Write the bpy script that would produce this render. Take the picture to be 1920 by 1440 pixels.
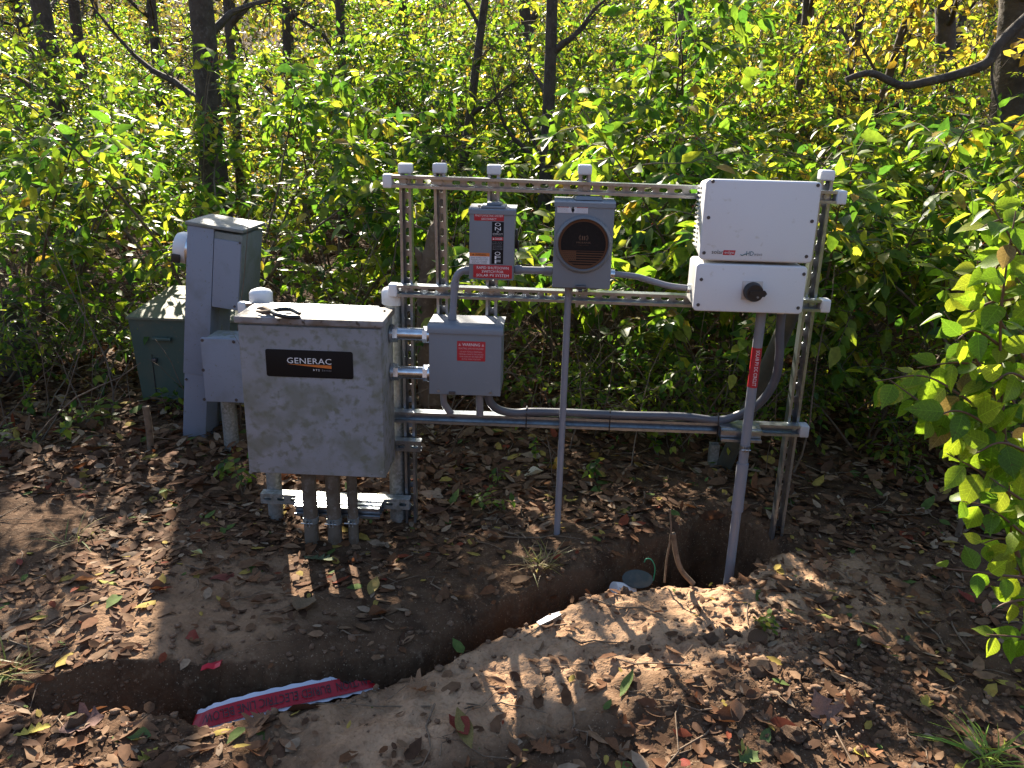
import bpy, bmesh, math, random
import numpy as np
from mathutils import Vector, Matrix

for o in list(bpy.data.objects): bpy.data.objects.remove(o)
SC = bpy.context.scene
COL = SC.collection
rng = np.random.default_rng(7)
random.seed(7)
R = math.radians

# ------------------------------------------------------------------ camera, sky, sun, exposure
FPX, W0, H0 = 1560.0, 1920.0, 1440.0
CAM = np.array([0.0, -2.9, 1.53]); YAW, PITCH, ROLL = -0.042284, 0.313293, 0.024964
_fw = np.array([math.sin(YAW)*math.cos(PITCH), math.cos(YAW)*math.cos(PITCH), -math.sin(PITCH)])
_rt = np.array([math.cos(YAW), -math.sin(YAW), 0.0]); _up = np.cross(_rt, _fw)
_r2 = math.cos(ROLL)*_rt + math.sin(ROLL)*_up; _u2 = -math.sin(ROLL)*_rt + math.cos(ROLL)*_up
cam = bpy.data.objects.new('camera', bpy.data.cameras.new('camera')); COL.objects.link(cam)
cam.data.sensor_width = 36.0; cam.data.lens = 36.0*FPX/W0; cam.data.clip_start = 0.05; cam.data.clip_end = 2000
cam.matrix_world = Matrix([[_r2[i], _u2[i], -_fw[i], CAM[i]] for i in range(3)] + [[0, 0, 0, 1]])
SC.camera = cam

SUN_EL, SUN_AZ = R(29.5), R(20)          # azimuth: behind the rack, this far to its left
TO_SUN = np.array([-math.sin(SUN_AZ)*math.cos(SUN_EL), math.cos(SUN_AZ)*math.cos(SUN_EL), math.sin(SUN_EL)])
world = bpy.data.worlds.new('World'); SC.world = world; world.use_nodes = True
wn = world.node_tree; sky = wn.nodes.new('ShaderNodeTexSky'); sky.sky_type = 'NISHITA'; sky.sun_disc = False
sky.sun_elevation = SUN_EL; sky.sun_rotation = -SUN_AZ; sky.air_density = 1.0; sky.dust_density = 1.0; sky.ozone_density = 1.0
bg = wn.nodes['Background']; bg.inputs[1].default_value = 0.068
wn.links.new(sky.outputs[0], bg.inputs[0])
sun = bpy.data.objects.new('sun', bpy.data.lights.new('sun', 'SUN')); COL.objects.link(sun)
sun.data.energy = 5.0; sun.data.angle = R(0.53); sun.data.color = (1.0, 0.90, 0.74)
sun.rotation_euler = Vector(TO_SUN).to_track_quat('Z', 'Y').to_euler(); sun.location = (-3, 8, 8)
SC.view_settings.view_transform = 'Standard'; SC.view_settings.look = 'None'; SC.view_settings.gamma = 1.0
SC.view_settings.use_curve_mapping = False; SC.view_settings.exposure = 2.0
SC.render.engine = 'CYCLES'
SC.cycles.max_bounces = 8; SC.cycles.diffuse_bounces = 4; SC.cycles.transmission_bounces = 6; SC.cycles.glossy_bounces = 3
SC.cycles.caustics_reflective = False; SC.cycles.caustics_refractive = False; SC.cycles.sample_clamp_indirect = 6

# ------------------------------------------------------------------ pixel rays of the photograph
def ray(px, py):
    return _r2*((px-W0/2)/FPX) - _u2*((py-H0/2)/FPX) + _fw
def P(px, py, y):                       # on the upright plane at depth y
    d = ray(px, py); return CAM + d*((y-CAM[1])/d[1])
def G(px, py, z=0.0):                   # on the level plane at height z
    d = ray(px, py); return CAM + d*((z-CAM[2])/d[2])

# ------------------------------------------------------------------ object helpers
def tag(o, label=None, cat=None, group=None, kind=None):
    if label: o['label'] = label
    if cat: o['category'] = cat
    if group: o['group'] = group
    if kind: o['kind'] = kind
    return o
def empty(name, loc, label, cat, group=None):
    o = bpy.data.objects.new(name, None); COL.objects.link(o); o.location = loc; o.empty_display_size = .05
    return tag(o, label, cat, group)
def rootloc(o):
    while o.parent: o = o.parent
    return np.array(o.location)
def mesh_obj(name, me, parent=None, loc=None):
    o = bpy.data.objects.new(name, me); COL.objects.link(o)
    if parent: o.parent = parent
    if loc is not None: o.location = loc
    return o
def finish(me, mat, smooth=40):
    if mat: me.materials.append(mat)
    if smooth:
        me.polygons.foreach_set('use_smooth', np.ones(len(me.polygons), dtype=bool))
        me.set_sharp_from_angle(angle=R(smooth))
    me.update()

class MB:
    """collects shapes, then links them as one mesh"""
    def __init__(s): s.v = []; s.f = []
    def add(s, vs, fs):
        b = len(s.v); s.v += [tuple(map(float, p)) for p in vs]; s.f += [tuple(b+i for i in f) for f in fs]; return s
    def box(s, x0, x1, y0, y1, z0, z1):
        return s.add([(x, y, z) for x in (x0, x1) for y in (y0, y1) for z in (z0, z1)],
                     [(0,1,3,2),(4,6,7,5),(0,4,5,1),(2,3,7,6),(0,2,6,4),(1,5,7,3)])
    def bbox(s, x0, x1, y0, y1, z0, z1, b=.003, seg=2):
        bm = bmesh.new(); bmesh.ops.create_cube(bm, size=1)
        for v in bm.verts: v.co = ((x0+x1)/2+v.co.x*(x1-x0), (y0+y1)/2+v.co.y*(y1-y0), (z0+z1)/2+v.co.z*(z1-z0))
        bmesh.ops.bevel(bm, geom=bm.edges[:], offset=b, segments=seg, affect='EDGES', profile=.5)
        bm.verts.index_update()
        s.add([v.co for v in bm.verts], [[v.index for v in f.verts] for f in bm.faces]); bm.free(); return s
    def tube(s, pts, rad, n=12, caps=True):
        pts = [np.array(p, float) for p in pts]; m = len(pts)
        rad = [rad]*m if np.isscalar(rad) else rad
        tan = [pts[min(i+1, m-1)]-pts[max(i-1, 0)] for i in range(m)]
        t0 = tan[0]/np.linalg.norm(tan[0]); ref = np.array([0, 0, 1.]) if abs(t0[2]) < .9 else np.array([1., 0, 0])
        nrm = np.cross(t0, ref); nrm /= np.linalg.norm(nrm); vs = []
        for i in range(m):
            t = tan[i]/(np.linalg.norm(tan[i])+1e-12); nrm = nrm - t*np.dot(nrm, t); nrm /= np.linalg.norm(nrm)+1e-12
            bi = np.cross(t, nrm)
            vs += [pts[i]+rad[i]*(math.cos(2*math.pi*k/n)*nrm+math.sin(2*math.pi*k/n)*bi) for k in range(n)]
        fs = [(i*n+k, i*n+(k+1) % n, (i+1)*n+(k+1) % n, (i+1)*n+k) for i in range(m-1) for k in range(n)]
        if caps: fs += [tuple(range(n))[::-1], tuple((m-1)*n+k for k in range(n))]
        return s.add(vs, fs)
    def loft(s, rings, cap0=True, cap1=True):
        n = len(rings[0]); vs = [p for r in rings for p in r]
        fs = [(i*n+k, i*n+(k+1) % n, (i+1)*n+(k+1) % n, (i+1)*n+k) for i in range(len(rings)-1) for k in range(n)]
        if cap0: fs.append(tuple(range(n))[::-1])
        if cap1: fs.append(tuple((len(rings)-1)*n+k for k in range(n)))
        return s.add(vs, fs)
    def build(s, name, mat, parent=None, smooth=40, label=None):
        off = rootloc(parent) if parent else np.zeros(3)
        me = bpy.data.meshes.new(name)
        v = np.array(s.v)-off
        me.from_pydata(v.tolist(), [], s.f)
        bm = bmesh.new(); bm.from_mesh(me); bmesh.ops.recalc_face_normals(bm, faces=bm.faces); bm.to_mesh(me); bm.free()
        finish(me, mat, smooth)
        o = mesh_obj(name, me, parent)
        if label: o['label'] = label
        return o
def solo(mb, name, mat, loc, label, cat, group=None, smooth=40):
    e = bpy.data.objects.new('tmp', None); e.location = loc
    off = np.array(loc, float); mb.v = [tuple(np.array(p)-off) for p in mb.v]
    bpy.data.objects.remove(e)
    o = mb.build(name, mat, None, smooth); o.location = loc
    return tag(o, label, cat, group)
def rrect(cx, cz, w, h, r, y, n=5):
    """rounded rectangle ring in the upright plane y"""
    r = max(r, 1e-4); out = []
    for sx, sz, a0 in ((1, 1, 0), (-1, 1, 90), (-1, -1, 180), (1, -1, 270)):
        for k in range(n+1):
            a = R(a0+90*k/n); out.append((cx+sx*(w/2-r)+r*math.cos(a), y, cz+sz*(h/2-r)+r*math.sin(a)))
    return out
def rpanel(mb, cx, cz, w, h, r, yb, yf, e=.004):
    """rounded panel from yb (back) to yf (front), front edge eased by e"""
    rings = [rrect(cx, cz, w, h, r, yb), rrect(cx, cz, w, h, r, yf+e)]
    for a in (30, 60, 90):
        d = e*(1-math.cos(R(a))); yy = yf+e-e*math.sin(R(a)); rings.append(rrect(cx, cz, w-2*d, h-2*d, max(r-d, 2e-4), yy))
    return mb.loft(rings)
def circle(c, r, axis='y', n=24, ph=0):
    c = np.array(c, float); out = []
    for k in range(n):
        a = 2*math.pi*k/n+ph
        out.append(c+r*(np.array([math.cos(a), 0, math.sin(a)]) if axis == 'y' else np.array([0, math.cos(a), math.sin(a)]) if axis == 'x' else np.array([math.cos(a), math.sin(a), 0])))
    return out
def spline(pts, n=8):
    p = [np.array(q, float) for q in pts]; p = [2*p[0]-p[1]]+p+[2*p[-1]-p[-2]]; out = []
    for i in range(1, len(p)-2):
        for k in range(n):
            t = k/n; a, b, c, d = p[i-1:i+3]
            out.append(.5*((2*b)+(-a+c)*t+(2*a-5*b+4*c-d)*t*t+(-a+3*b-3*c+d)*t**3))
    return out+[p[-2]]

# ------------------------------------------------------------------ materials
def mat(name, col, rough=.6, metal=0., noise=None, bump=None, spec=.5, coord='Object'):
    """noise: list of (scale, lo, hi, colour, detail): mixes a colour in where noise runs from lo to hi"""
    m = bpy.data.materials.new(name); m.use_nodes = True; nt = m.node_tree; N = nt.nodes; L = nt.links
    b = N['Principled BSDF']; b.inputs['Roughness'].default_value = rough; b.inputs['Metallic'].default_value = metal
    b.inputs['Specular IOR Level'].default_value = spec; b.inputs['Base Color'].default_value = (*col, 1)
    tc = N.new('ShaderNodeTexCoord'); cur = None
    for k, (sc, lo, hi, c2, det) in enumerate(noise or []):
        t = N.new('ShaderNodeTexNoise'); t.inputs['Scale'].default_value = sc; t.inputs['Detail'].default_value = det
        mp = N.new('ShaderNodeMapping'); mp.inputs['Location'].default_value = (k*3.7, k*1.3, k*2.1)
        L.new(tc.outputs[coord], mp.inputs[0]); L.new(mp.outputs[0], t.inputs['Vector'])
        r = N.new('ShaderNodeMapRange'); r.inputs[1].default_value = lo; r.inputs[2].default_value = hi; L.new(t.outputs[0], r.inputs[0])
        mx = N.new('ShaderNodeMix'); mx.data_type = 'RGBA'; L.new(r.outputs[0], mx.inputs[0])
        if cur: L.new(cur, mx.inputs[6])
        else: mx.inputs[6].default_value = (*col, 1)
        mx.inputs[7].default_value = (*c2, 1); cur = mx.outputs[2]
    if cur: L.new(cur, b.inputs['Base Color'])
    if bump:
        prev = None
        for sc, st, det in bump:
            t = N.new('ShaderNodeTexNoise'); t.inputs['Scale'].default_value = sc; t.inputs['Detail'].default_value = det
            L.new(tc.outputs[coord], t.inputs['Vector'])
            bu = N.new('ShaderNodeBump'); bu.inputs['Strength'].default_value = 1; bu.inputs['Distance'].default_value = st
            L.new(t.outputs[0], bu.inputs['Height'])
            if prev: L.new(prev, bu.inputs['Normal'])
            prev = bu.outputs[0]
        L.new(prev, b.inputs['Normal'])
    return m
def leaf_mat(name, source, trans=.5, rough=.44, boost=(1.95, 1.75, .85), spec=.35, vein=False):
    m = bpy.data.materials.new(name); m.use_nodes = True; nt = m.node_tree; N = nt.nodes; L = nt.links
    b = N['Principled BSDF']; b.inputs['Roughness'].default_value = rough; b.inputs['Specular IOR Level'].default_value = spec
    if source == 'attr': s = N.new('ShaderNodeVertexColor'); s.layer_name = 'col'; c = s.outputs[0]
    else: s = N.new('ShaderNodeObjectInfo'); c = s.outputs['Color']
    tc = N.new('ShaderNodeTexCoord'); t = N.new('ShaderNodeTexNoise'); t.inputs['Scale'].default_value = 60 if source == 'attr' else 30
    t.inputs['Detail'].default_value = 3; L.new(tc.outputs['Object'], t.inputs['Vector'])
    r = N.new('ShaderNodeMapRange'); r.inputs[1].default_value = .3; r.inputs[2].default_value = .7; r.inputs[3].default_value = .75; r.inputs[4].default_value = 1.2
    L.new(t.outputs[0], r.inputs[0])
    v = N.new('ShaderNodeVectorMath'); v.operation = 'SCALE'; L.new(c, v.inputs[0]); L.new(r.outputs[0], v.inputs['Scale'])
    if vein:
        sp = N.new('ShaderNodeSeparateXYZ'); L.new(tc.outputs['Object'], sp.inputs[0])
        def mth(op, a_, b_=None):
            q = N.new('ShaderNodeMath'); q.operation = op
            for k_, u_ in enumerate((a_, b_)):
                if u_ is None: continue
                if isinstance(u_, (int, float)): q.inputs[k_].default_value = u_
                else: L.new(u_, q.inputs[k_])
            return q.outputs[0]
        ay = mth('ABSOLUTE', sp.outputs[1]); w = mth('SINE', mth('MULTIPLY', mth('SUBTRACT', sp.outputs[0], mth('MULTIPLY', ay, .75)), 48.0))
        side = mth('GREATER_THAN', w, .86); mid = mth('LESS_THAN', ay, .011); vv = mth('MAXIMUM', mth('MULTIPLY', side, .55), mid)
        v3 = N.new('ShaderNodeVectorMath'); v3.operation = 'SCALE'; L.new(v.outputs[0], v3.inputs[0]); L.new(mth('ADD', mth('MULTIPLY', vv, .45), .92), v3.inputs['Scale'])
        t2 = N.new('ShaderNodeTexNoise'); t2.inputs['Scale'].default_value = 7; t2.inputs['Detail'].default_value = 4; L.new(tc.outputs['Object'], t2.inputs['Vector'])
        oi = N.new('ShaderNodeObjectInfo'); mp = N.new('ShaderNodeVectorMath'); mp.operation = 'ADD'; L.new(tc.outputs['Object'], mp.inputs[0]); L.new(oi.outputs['Location'], mp.inputs[1]); L.new(mp.outputs[0], t2.inputs['Vector'])
        r2 = N.new('ShaderNodeMapRange'); r2.inputs[1].default_value = .66; r2.inputs[2].default_value = .74; L.new(t2.outputs[0], r2.inputs[0])
        m2 = N.new('ShaderNodeMix'); m2.data_type = 'RGBA'; L.new(r2.outputs[0], m2.inputs[0]); L.new(v3.outputs[0], m2.inputs[6]); m2.inputs[7].default_value = (.12, .075, .03, 1)
        class _S: outputs = [m2.outputs[2]]
        v = _S
    L.new(v.outputs[0], b.inputs['Base Color'])
    if trans > 0:
        tr = N.new('ShaderNodeBsdfTranslucent'); v2 = N.new('ShaderNodeVectorMath'); v2.operation = 'MULTIPLY'
        v2.inputs[1].default_value = boost; L.new(v.outputs[0], v2.inputs[0]); L.new(v2.outputs[0], tr.inputs[0])
        mx = N.new('ShaderNodeMixShader'); mx.inputs[0].default_value = trans
        L.new(b.outputs[0], mx.inputs[1]); L.new(tr.outputs[0], mx.inputs[2]); L.new(mx.outputs[0], N['Material Output'].inputs[0])
    return m
M = {}
M['galv'] = mat('galvanised steel', (.36, .395, .435), .30, .9, [(70, .4, .65, (.27, .30, .335), 4), (9, .5, .7, (.42, .45, .48), 3)], [(300, .0002, 2)])
M['galv_old'] = mat('weathered galvanised pipe', (.30, .32, .32), .5, .55, [(18, .4, .65, (.20, .21, .19), 5), (90, .45, .6, (.35, .37, .37), 3)])
M['nipple'] = mat('zinc plated pipe', (.62, .66, .70), .25, 1.0, [(40, .4, .7, (.45, .48, .52), 3)])
M['white_cap'] = mat('white plastic cap', (.74, .74, .75), .42, 0, [(25, .55, .75, (.62, .61, .58), 4)])
M['grey_cap'] = mat('grey plastic cap', (.42, .42, .44), .5)
M['grey_paint'] = mat('grey enclosure paint', (.185, .205, .235), .42, 0, [(6, .45, .75, (.17, .19, .215), 3), (45, .62, .78, (.215, .23, .25), 5)], [(400, .00008, 2)])
M['old_grey'] = mat('weathered grey paint with algae', (.275, .28, .305), .62, 0,
    [(4, .40, .70, (.225, .23, .24), 14), (9, .48, .64, (.185, .19, .17), 14), (34, .50, .64, (.16, .165, .13), 12), (2.5, .52, .74, (.285, .29, .32), 6), (150, .66, .74, (.10, .10, .09), 3)], [(160, .0003, 4)])
M['lid_dirt'] = mat('dirty enclosure lid', (.27, .27, .285), .6, 0, [(9, .44, .58, (.16, .13, .105), 8), (60, .60, .68, (.05, .04, .03), 5)], [(90, .0006, 4)])
M['ped_blue'] = mat('blue grey pedestal paint', (.215, .245, .315), .5, 0, [(9, .52, .70, (.18, .20, .235), 12), (80, .64, .74, (.16, .17, .17), 4)])
M['ped_green'] = mat('algae stained pedestal side', (.20, .215, .205), .6, 0, [(12, .45, .65, (.15, .165, .135), 12), (70, .62, .72, (.12, .13, .10), 4)])
M['utility_green'] = mat('dark green enclosure paint', (.055, .092, .078), .5, 0, [(8, .5, .7, (.075, .10, .08), 6), (60, .62, .75, (.12, .11, .08), 5)])
M['utility_top'] = mat('littered green enclosure lid', (.10, .115, .075), .7, 0, [(14, .45, .62, (.15, .13, .085), 8)], [(60, .001, 5)])
M['inv_white'] = mat('off white powder coat', (.73, .73, .755), .5, 0, [(3, .4, .7, (.70, .70, .725), 6), (300, .5, .7, (.75, .75, .77), 2), (40, .66, .78, (.60, .585, .56), 4)], [(500, .00006, 2)])
M['inv_side'] = mat('off white heat sink casing', (.58, .57, .54), .55)
M['pvc'] = mat('grey pvc conduit', (.225, .23, .265), .45, 0, [(14, .5, .72, (.195, .195, .215), 5)])
M['pvc_shaded'] = mat('brown mottled pvc darkened for shade', (.145, .125, .10), .75, 0, [(16, .42, .66, (.095, .070, .048), 7), (60, .55, .7, (.18, .165, .15), 4)], spec=.2)  # brown mottling, with shade under the cabinet painted in as a darker base
M['flex'] = mat('dark liquidtight conduit', (.085, .09, .108), .42, 0, [(20, .5, .7, (.11, .11, .125), 4)])
M['black'] = mat('black plastic', (.015, .015, .017), .38)
M['black_label'] = mat('black label film', (.007, .007, .008), .5, spec=.2)
M['red_label'] = mat('red label film', (.44, .018, .03), .4)
M['white_ink'] = mat('white print', (.78, .78, .80), .5)
M['pale_ink'] = mat('pale pink print', (.62, .36, .37), .5)
M['grey_ink'] = mat('grey print', (.25, .25, .26), .5)
M['black_ink'] = mat('black print', (.02, .02, .022), .5)
M['teal_ink'] = mat('teal print', (.02, .12, .16), .5)
M['red_ink'] = mat('red print', (.50, .025, .035), .5)
M['orange_ink'] = mat('orange print', (.62, .17, .03), .45)
M['white_label'] = mat('white label film', (.66, .66, .70), .4)
M['steel_dark'] = mat('dark screw', (.10, .10, .11), .4, .7)
M['alu_plate'] = mat('brushed switch plate', (.50, .51, .53), .4, .6)
M['window_brown'] = mat('bronze cover card', (.014, .011, .010), .7, 0, [(80, .5, .7, (.02, .015, .013), 3)], spec=.2)
M['window_tan'] = mat('bronze printed cover', (.125, .056, .028), .6, spec=.25)
M['flag_tan'] = mat('tan flag print', (.17, .10, .066), .6, spec=.2)
M['glass_rim'] = mat('meter socket ring', (.17, .185, .205), .32)
M['tape_red'] = mat('red caution tape', (.46, .006, .018), .3)
M['sheet_white'] = mat('white plastic sheet', (.70, .70, .78), .35)
M['wood_dry'] = mat('dry stick', (.20, .135, .085), .85, 0, [(50, .4, .7, (.10, .065, .04), 5)], [(120, .001, 4)])
M['bark'] = mat('grey brown bark', (.085, .066, .05), .9, 0, [(9, .42, .65, (.045, .034, .026), 6), (30, .55, .75, (.13, .11, .09), 5)], [(28, .012, 6), (90, .003, 4)])
M['bark_bare'] = mat('bare brown wood', (.135, .088, .052), .85, 0, [(7, .42, .7, (.075, .048, .030), 6), (40, .55, .72, (.19, .135, .085), 4)], [(40, .003, 5)])
M['stem'] = mat('shrub stem bark', (.11, .08, .055), .85, 0, [(25, .4, .7, (.17, .13, .09), 4)], [(80, .001, 3)])
M['twig_red'] = mat('young red brown twig', (.14, .07, .04), .6)
M['berry'] = mat('red berry', (.42, .02, .02), .25)
M['green_wire'] = mat('green wire', (.02, .22, .12), .4)
M['leaf'] = leaf_mat('shrub leaf', 'attr', .58, boost=(1.85, 2.0, .95))
M['leaf_near'] = leaf_mat('near shrub leaf', 'obj', .60, .42, (1.9, 2.0, .95), vein=True)
M['litter'] = leaf_mat('dry leaf litter', 'attr', .16, .8, (1.3, .95, .7), .1)
M['dry_leaf'] = leaf_mat('single fallen leaf', 'obj', .16, .75, (1.3, .95, .7), .12)
M['grass'] = leaf_mat('grass blade', 'attr', .35, .5)
M['soil'] = mat('brown topsoil', (.088, .050, .029), .95, 0,
    [(1.7, .42, .64, (.110, .065, .039), 6), (9, .50, .66, (.058, .034, .021), 10), (42, .58, .72, (.140, .090, .057), 6), (160, .64, .70, (.26, .19, .13), 3)],
    [(14, .012, 10), (70, .007, 8), (240, .002, 4)], spec=.08)
def dry_sunlit_spoil(m):      # dry clay colour, lightened further to paint in sun on the mound
    nt = m.node_tree; N = nt.nodes; L = nt.links; b = N['Principled BSDF']; src = b.inputs['Base Color'].links[0].from_socket
    at = N.new('ShaderNodeAttribute'); at.attribute_name = 'dry'; tc = N.new('ShaderNodeTexCoord')
    cols = []
    for sc, lo, hi, c1, c2 in ((11, .40, .65, (.47, .295, .178), (.34, .205, .122)), (90, .5, .7, (1, 1, 1), (.72, .70, .68))):
        t = N.new('ShaderNodeTexNoise'); t.inputs['Scale'].default_value = sc; t.inputs['Detail'].default_value = 9; L.new(tc.outputs['Object'], t.inputs['Vector'])
        r = N.new('ShaderNodeMapRange'); r.inputs[1].default_value = lo; r.inputs[2].default_value = hi; L.new(t.outputs[0], r.inputs[0])
        mx = N.new('ShaderNodeMix'); mx.data_type = 'RGBA'; L.new(r.outputs[0], mx.inputs[0]); mx.inputs[6].default_value = (*c1, 1); mx.inputs[7].default_value = (*c2, 1); cols.append(mx.outputs[2])
    mu = N.new('ShaderNodeMix'); mu.data_type = 'RGBA'; mu.blend_type = 'MULTIPLY'; mu.inputs[0].default_value = 1; L.new(cols[0], mu.inputs[6]); L.new(cols[1], mu.inputs[7])
    fi = N.new('ShaderNodeMix'); fi.data_type = 'RGBA'; L.new(at.outputs['Fac'], fi.inputs[0]); L.new(src, fi.inputs[6]); L.new(mu.outputs[2], fi.inputs[7]); L.new(fi.outputs[2], b.inputs['Base Color'])
dry_sunlit_spoil(M['soil'])
M['clod'] = mat('clay clod', (.19, .108, .060), .97, 0, [(30, .42, .66, (.12, .068, .040), 6), (120, .6, .7, (.24, .17, .12), 3)], [(70, .006, 6), (260, .002, 4)])

# ------------------------------------------------------------------ ground sheet with the trench
def vnoise(x, y, seed=0):
    xi = np.floor(x).astype(np.int64); yi = np.floor(y).astype(np.int64); xf = x-xi; yf = y-yi
    def h(a, b):
        n = (a*374761393+b*668265263+seed*974634777) & 0x7fffffff
        n = ((n ^ (n >> 13))*1274126177) & 0x7fffffff
        return ((n ^ (n >> 16)) & 0xffff)/65535.0
    u = xf*xf*(3-2*xf); v = yf*yf*(3-2*yf)
    return (h(xi, yi)*(1-u)+h(xi+1, yi)*u)*(1-v)+(h(xi, yi+1)*(1-u)+h(xi+1, yi+1)*u)*v-.5
def fbm(x, y, f, oct=4, seed=0, gain=.5):
    s = 0*x; a = 1.
    for k in range(oct): s = s+a*vnoise(x*f+17.3*k, y*f-9.1*k, seed+k); f *= 2.03; a *= gain
    return s
def sstep(a, b, x):
    t = np.clip((x-a)/(b-a), 0, 1); return t*t*(3-2*t)
FAR = np.array([(-1.60,-1.09),(-1.47,-1.046),(-1.217,-.955),(-.873,-.927),(-.562,-.872),(-.328,-.768),(-.214,-.618),(-.086,-.458),(.076,-.334),(.189,-.288),(.335,-.122),(.47,.015),(.664,.16),(.80,.14),(.90,-.02),(1.0,-.1)])
NEAR = np.array([(-1.75,-1.12)]+[tuple(G(a, b, .012)[:2]) for a, b in ((40, 1335), (200, 1338), (330, 1352), (390, 1378), (600, 1325), (740, 1275), (870, 1210), (1040, 1150), (1100, 1115), (1250, 1090), (1330, 1094))]+[(.70,-.30),(.80,-.20),(.90,-.11),(1.0,-.1)])
DEP = np.array([(-1.6,.0),(-1.40,.03),(-1.18,.17),(-.85,.36),(-.4,.44),(.0,.42),(.4,.46),(.65,.46),(.8,.30),(.9,.08),(1.0,0)])
def height(x, y):
    x = np.asarray(x, float); y = np.asarray(y, float)
    wob = .050*fbm(x, y, 6, 4, 3)+.034*fbm(x, y, 22, 3, 9)
    yf = np.interp(x, FAR[:, 0], FAR[:, 1])+wob; yn = np.interp(x, NEAR[:, 0], NEAR[:, 1])+wob*.6
    d = np.minimum(y-yn, yf-y)
    inx = ((x > -1.6) & (x < 1.0))
    dep = np.interp(x, DEP[:, 0], DEP[:, 1])*inx
    near = (np.abs(x) < 4) & (y > -3) & (y < 4)
    z = .05*fbm(x, y, .55, 3, 1)+.030*fbm(x, y, 2.2, 3, 5)
    z = z*sstep(3.5, 1.2, np.hypot(x*.7, y))+.10*fbm(x, y, .35, 3, 2)*sstep(2, 6, np.hypot(x, y))
    rough = .012*fbm(x, y, 13, 4, 11, .6)+.010*np.abs(fbm(x, y, 30, 3, 15, .6))
    z = z+rough*near*(1+.9*sstep(.0, .08, yn-y)*sstep(1.0, .5, yn-y))+.022*fbm(x, y, 6, 3, 61)*near*sstep(.0, .10, yn-y)
    # spoil thrown up along the near side of the trench
    s = yn-y
    rid = np.interp(x, [-1.2,-.8,-.45,-.2,.1,.5,.8,1.0], [.0,.008,.012,.020,.024,.018,.01,0])
    z = z+rid*sstep(-.05, .05, s)*sstep(.62, .10, s)
    # low bank on the rack side
    z = z+.03*sstep(.0, .12, y-yf)*sstep(.7, .15, y-yf)*inx*sstep(-1.5, -.6, x)
    # cloddy heap, right of the trench
    z = z+np.exp(-((x-.80)/.34)**2-((y+.86)/.22)**2)*(.030+.045*np.abs(fbm(x, y, 18, 4, 21, .65)))
    z = z+.03*np.exp(-((x-.34)/.20)**2-((y+.98)/.12)**2)
    z = z-dep*(.55*sstep(-.004, .030, d)+.45*sstep(.02, .085, d))
    z = z+sstep(14, 75, np.hypot(x*.8, y))*16
    return z
def axis(lo, hi, step, far_lo, far_hi, g=1.16):
    a = list(np.arange(lo, hi+1e-6, step)); s = step
    while a[-1] < far_hi: s *= g; a.append(a[-1]+s)
    s = step
    while a[0] > far_lo: s *= g; a.insert(0, a[0]-s)
    return np.array(a)
gx = axis(-1.75, 1.55, .0125, -160, 160); gy = axis(-1.55, .75, .0125, -60, 170)
GX, GY = np.meshgrid(gx, gy, indexing='ij'); GZ = height(GX, GY)
nx, ny = GX.shape
gv = np.stack([GX, GY, GZ], -1).reshape(-1, 3)
# lean the sharp trench lips outward a little so that their crumbly edges overhang unevenly
gv[:, 0] += .006*fbm(gv[:, 0]*1.0, gv[:, 1], 40, 2, 31)*(np.abs(gv[:, 0]) < 1.6); gv[:, 1] += .006*fbm(gv[:, 0], gv[:, 1], 40, 2, 37)*(np.abs(gv[:, 1]) < 1.5)
ii = (np.arange(nx-1)[:, None]*ny+np.arange(ny-1)[None, :]).ravel()
gf = np.stack([ii, ii+ny, ii+ny+1, ii+1], -1)
def np_mesh(name, v, loops, sizes):
    me = bpy.data.meshes.new(name); me.vertices.add(len(v)); me.vertices.foreach_set('co', np.ascontiguousarray(v, dtype=np.float32).ravel())
    me.loops.add(len(loops)); me.loops.foreach_set('vertex_index', np.ascontiguousarray(loops, dtype=np.int32))
    st = np.concatenate([[0], np.cumsum(sizes)[:-1]]).astype(np.int32)
    me.polygons.add(len(sizes)); me.polygons.foreach_set('loop_start', st); me.polygons.foreach_set('loop_total', np.asarray(sizes, dtype=np.int32))
    me.update(calc_edges=True); return me
gm = np_mesh('ground', gv, gf.ravel(), np.full(len(gf), 4)); gm.polygons.foreach_set('use_smooth', np.ones(len(gf), dtype=bool)); gm.materials.append(M['soil'])
_yn = np.interp(gv[:, 0], NEAR[:, 0], NEAR[:, 1]); _s = _yn-gv[:, 1]; _n = fbm(gv[:, 0], gv[:, 1], 3, 3, 51)
dry = sstep(-.012, .03, _s)*sstep(.75, .30, _s+.3*_n)*sstep(-.75, -.30, gv[:, 0]+.25*_n)*sstep(1.5, .95, gv[:, 0]) + .45*sstep(.55, .25, np.hypot((gv[:, 0]+1.25)/1.2, gv[:, 1]+.70)+.25*_n)*(gv[:, 1] > np.interp(gv[:, 0], FAR[:, 0], FAR[:, 1])+.02)  # pale mask: dry spoil with painted sun, weaker patch on the left bank
gm.attributes.new('dry', 'FLOAT', 'POINT').data.foreach_set('value', np.clip(dry, 0, 1).astype(np.float32))
tag(mesh_obj('ground', gm), 'bare brown clay ground with an open trench dug across it', kind='structure')
def hz(x, y): return float(height(np.array([x]), np.array([y]))[0])

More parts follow.
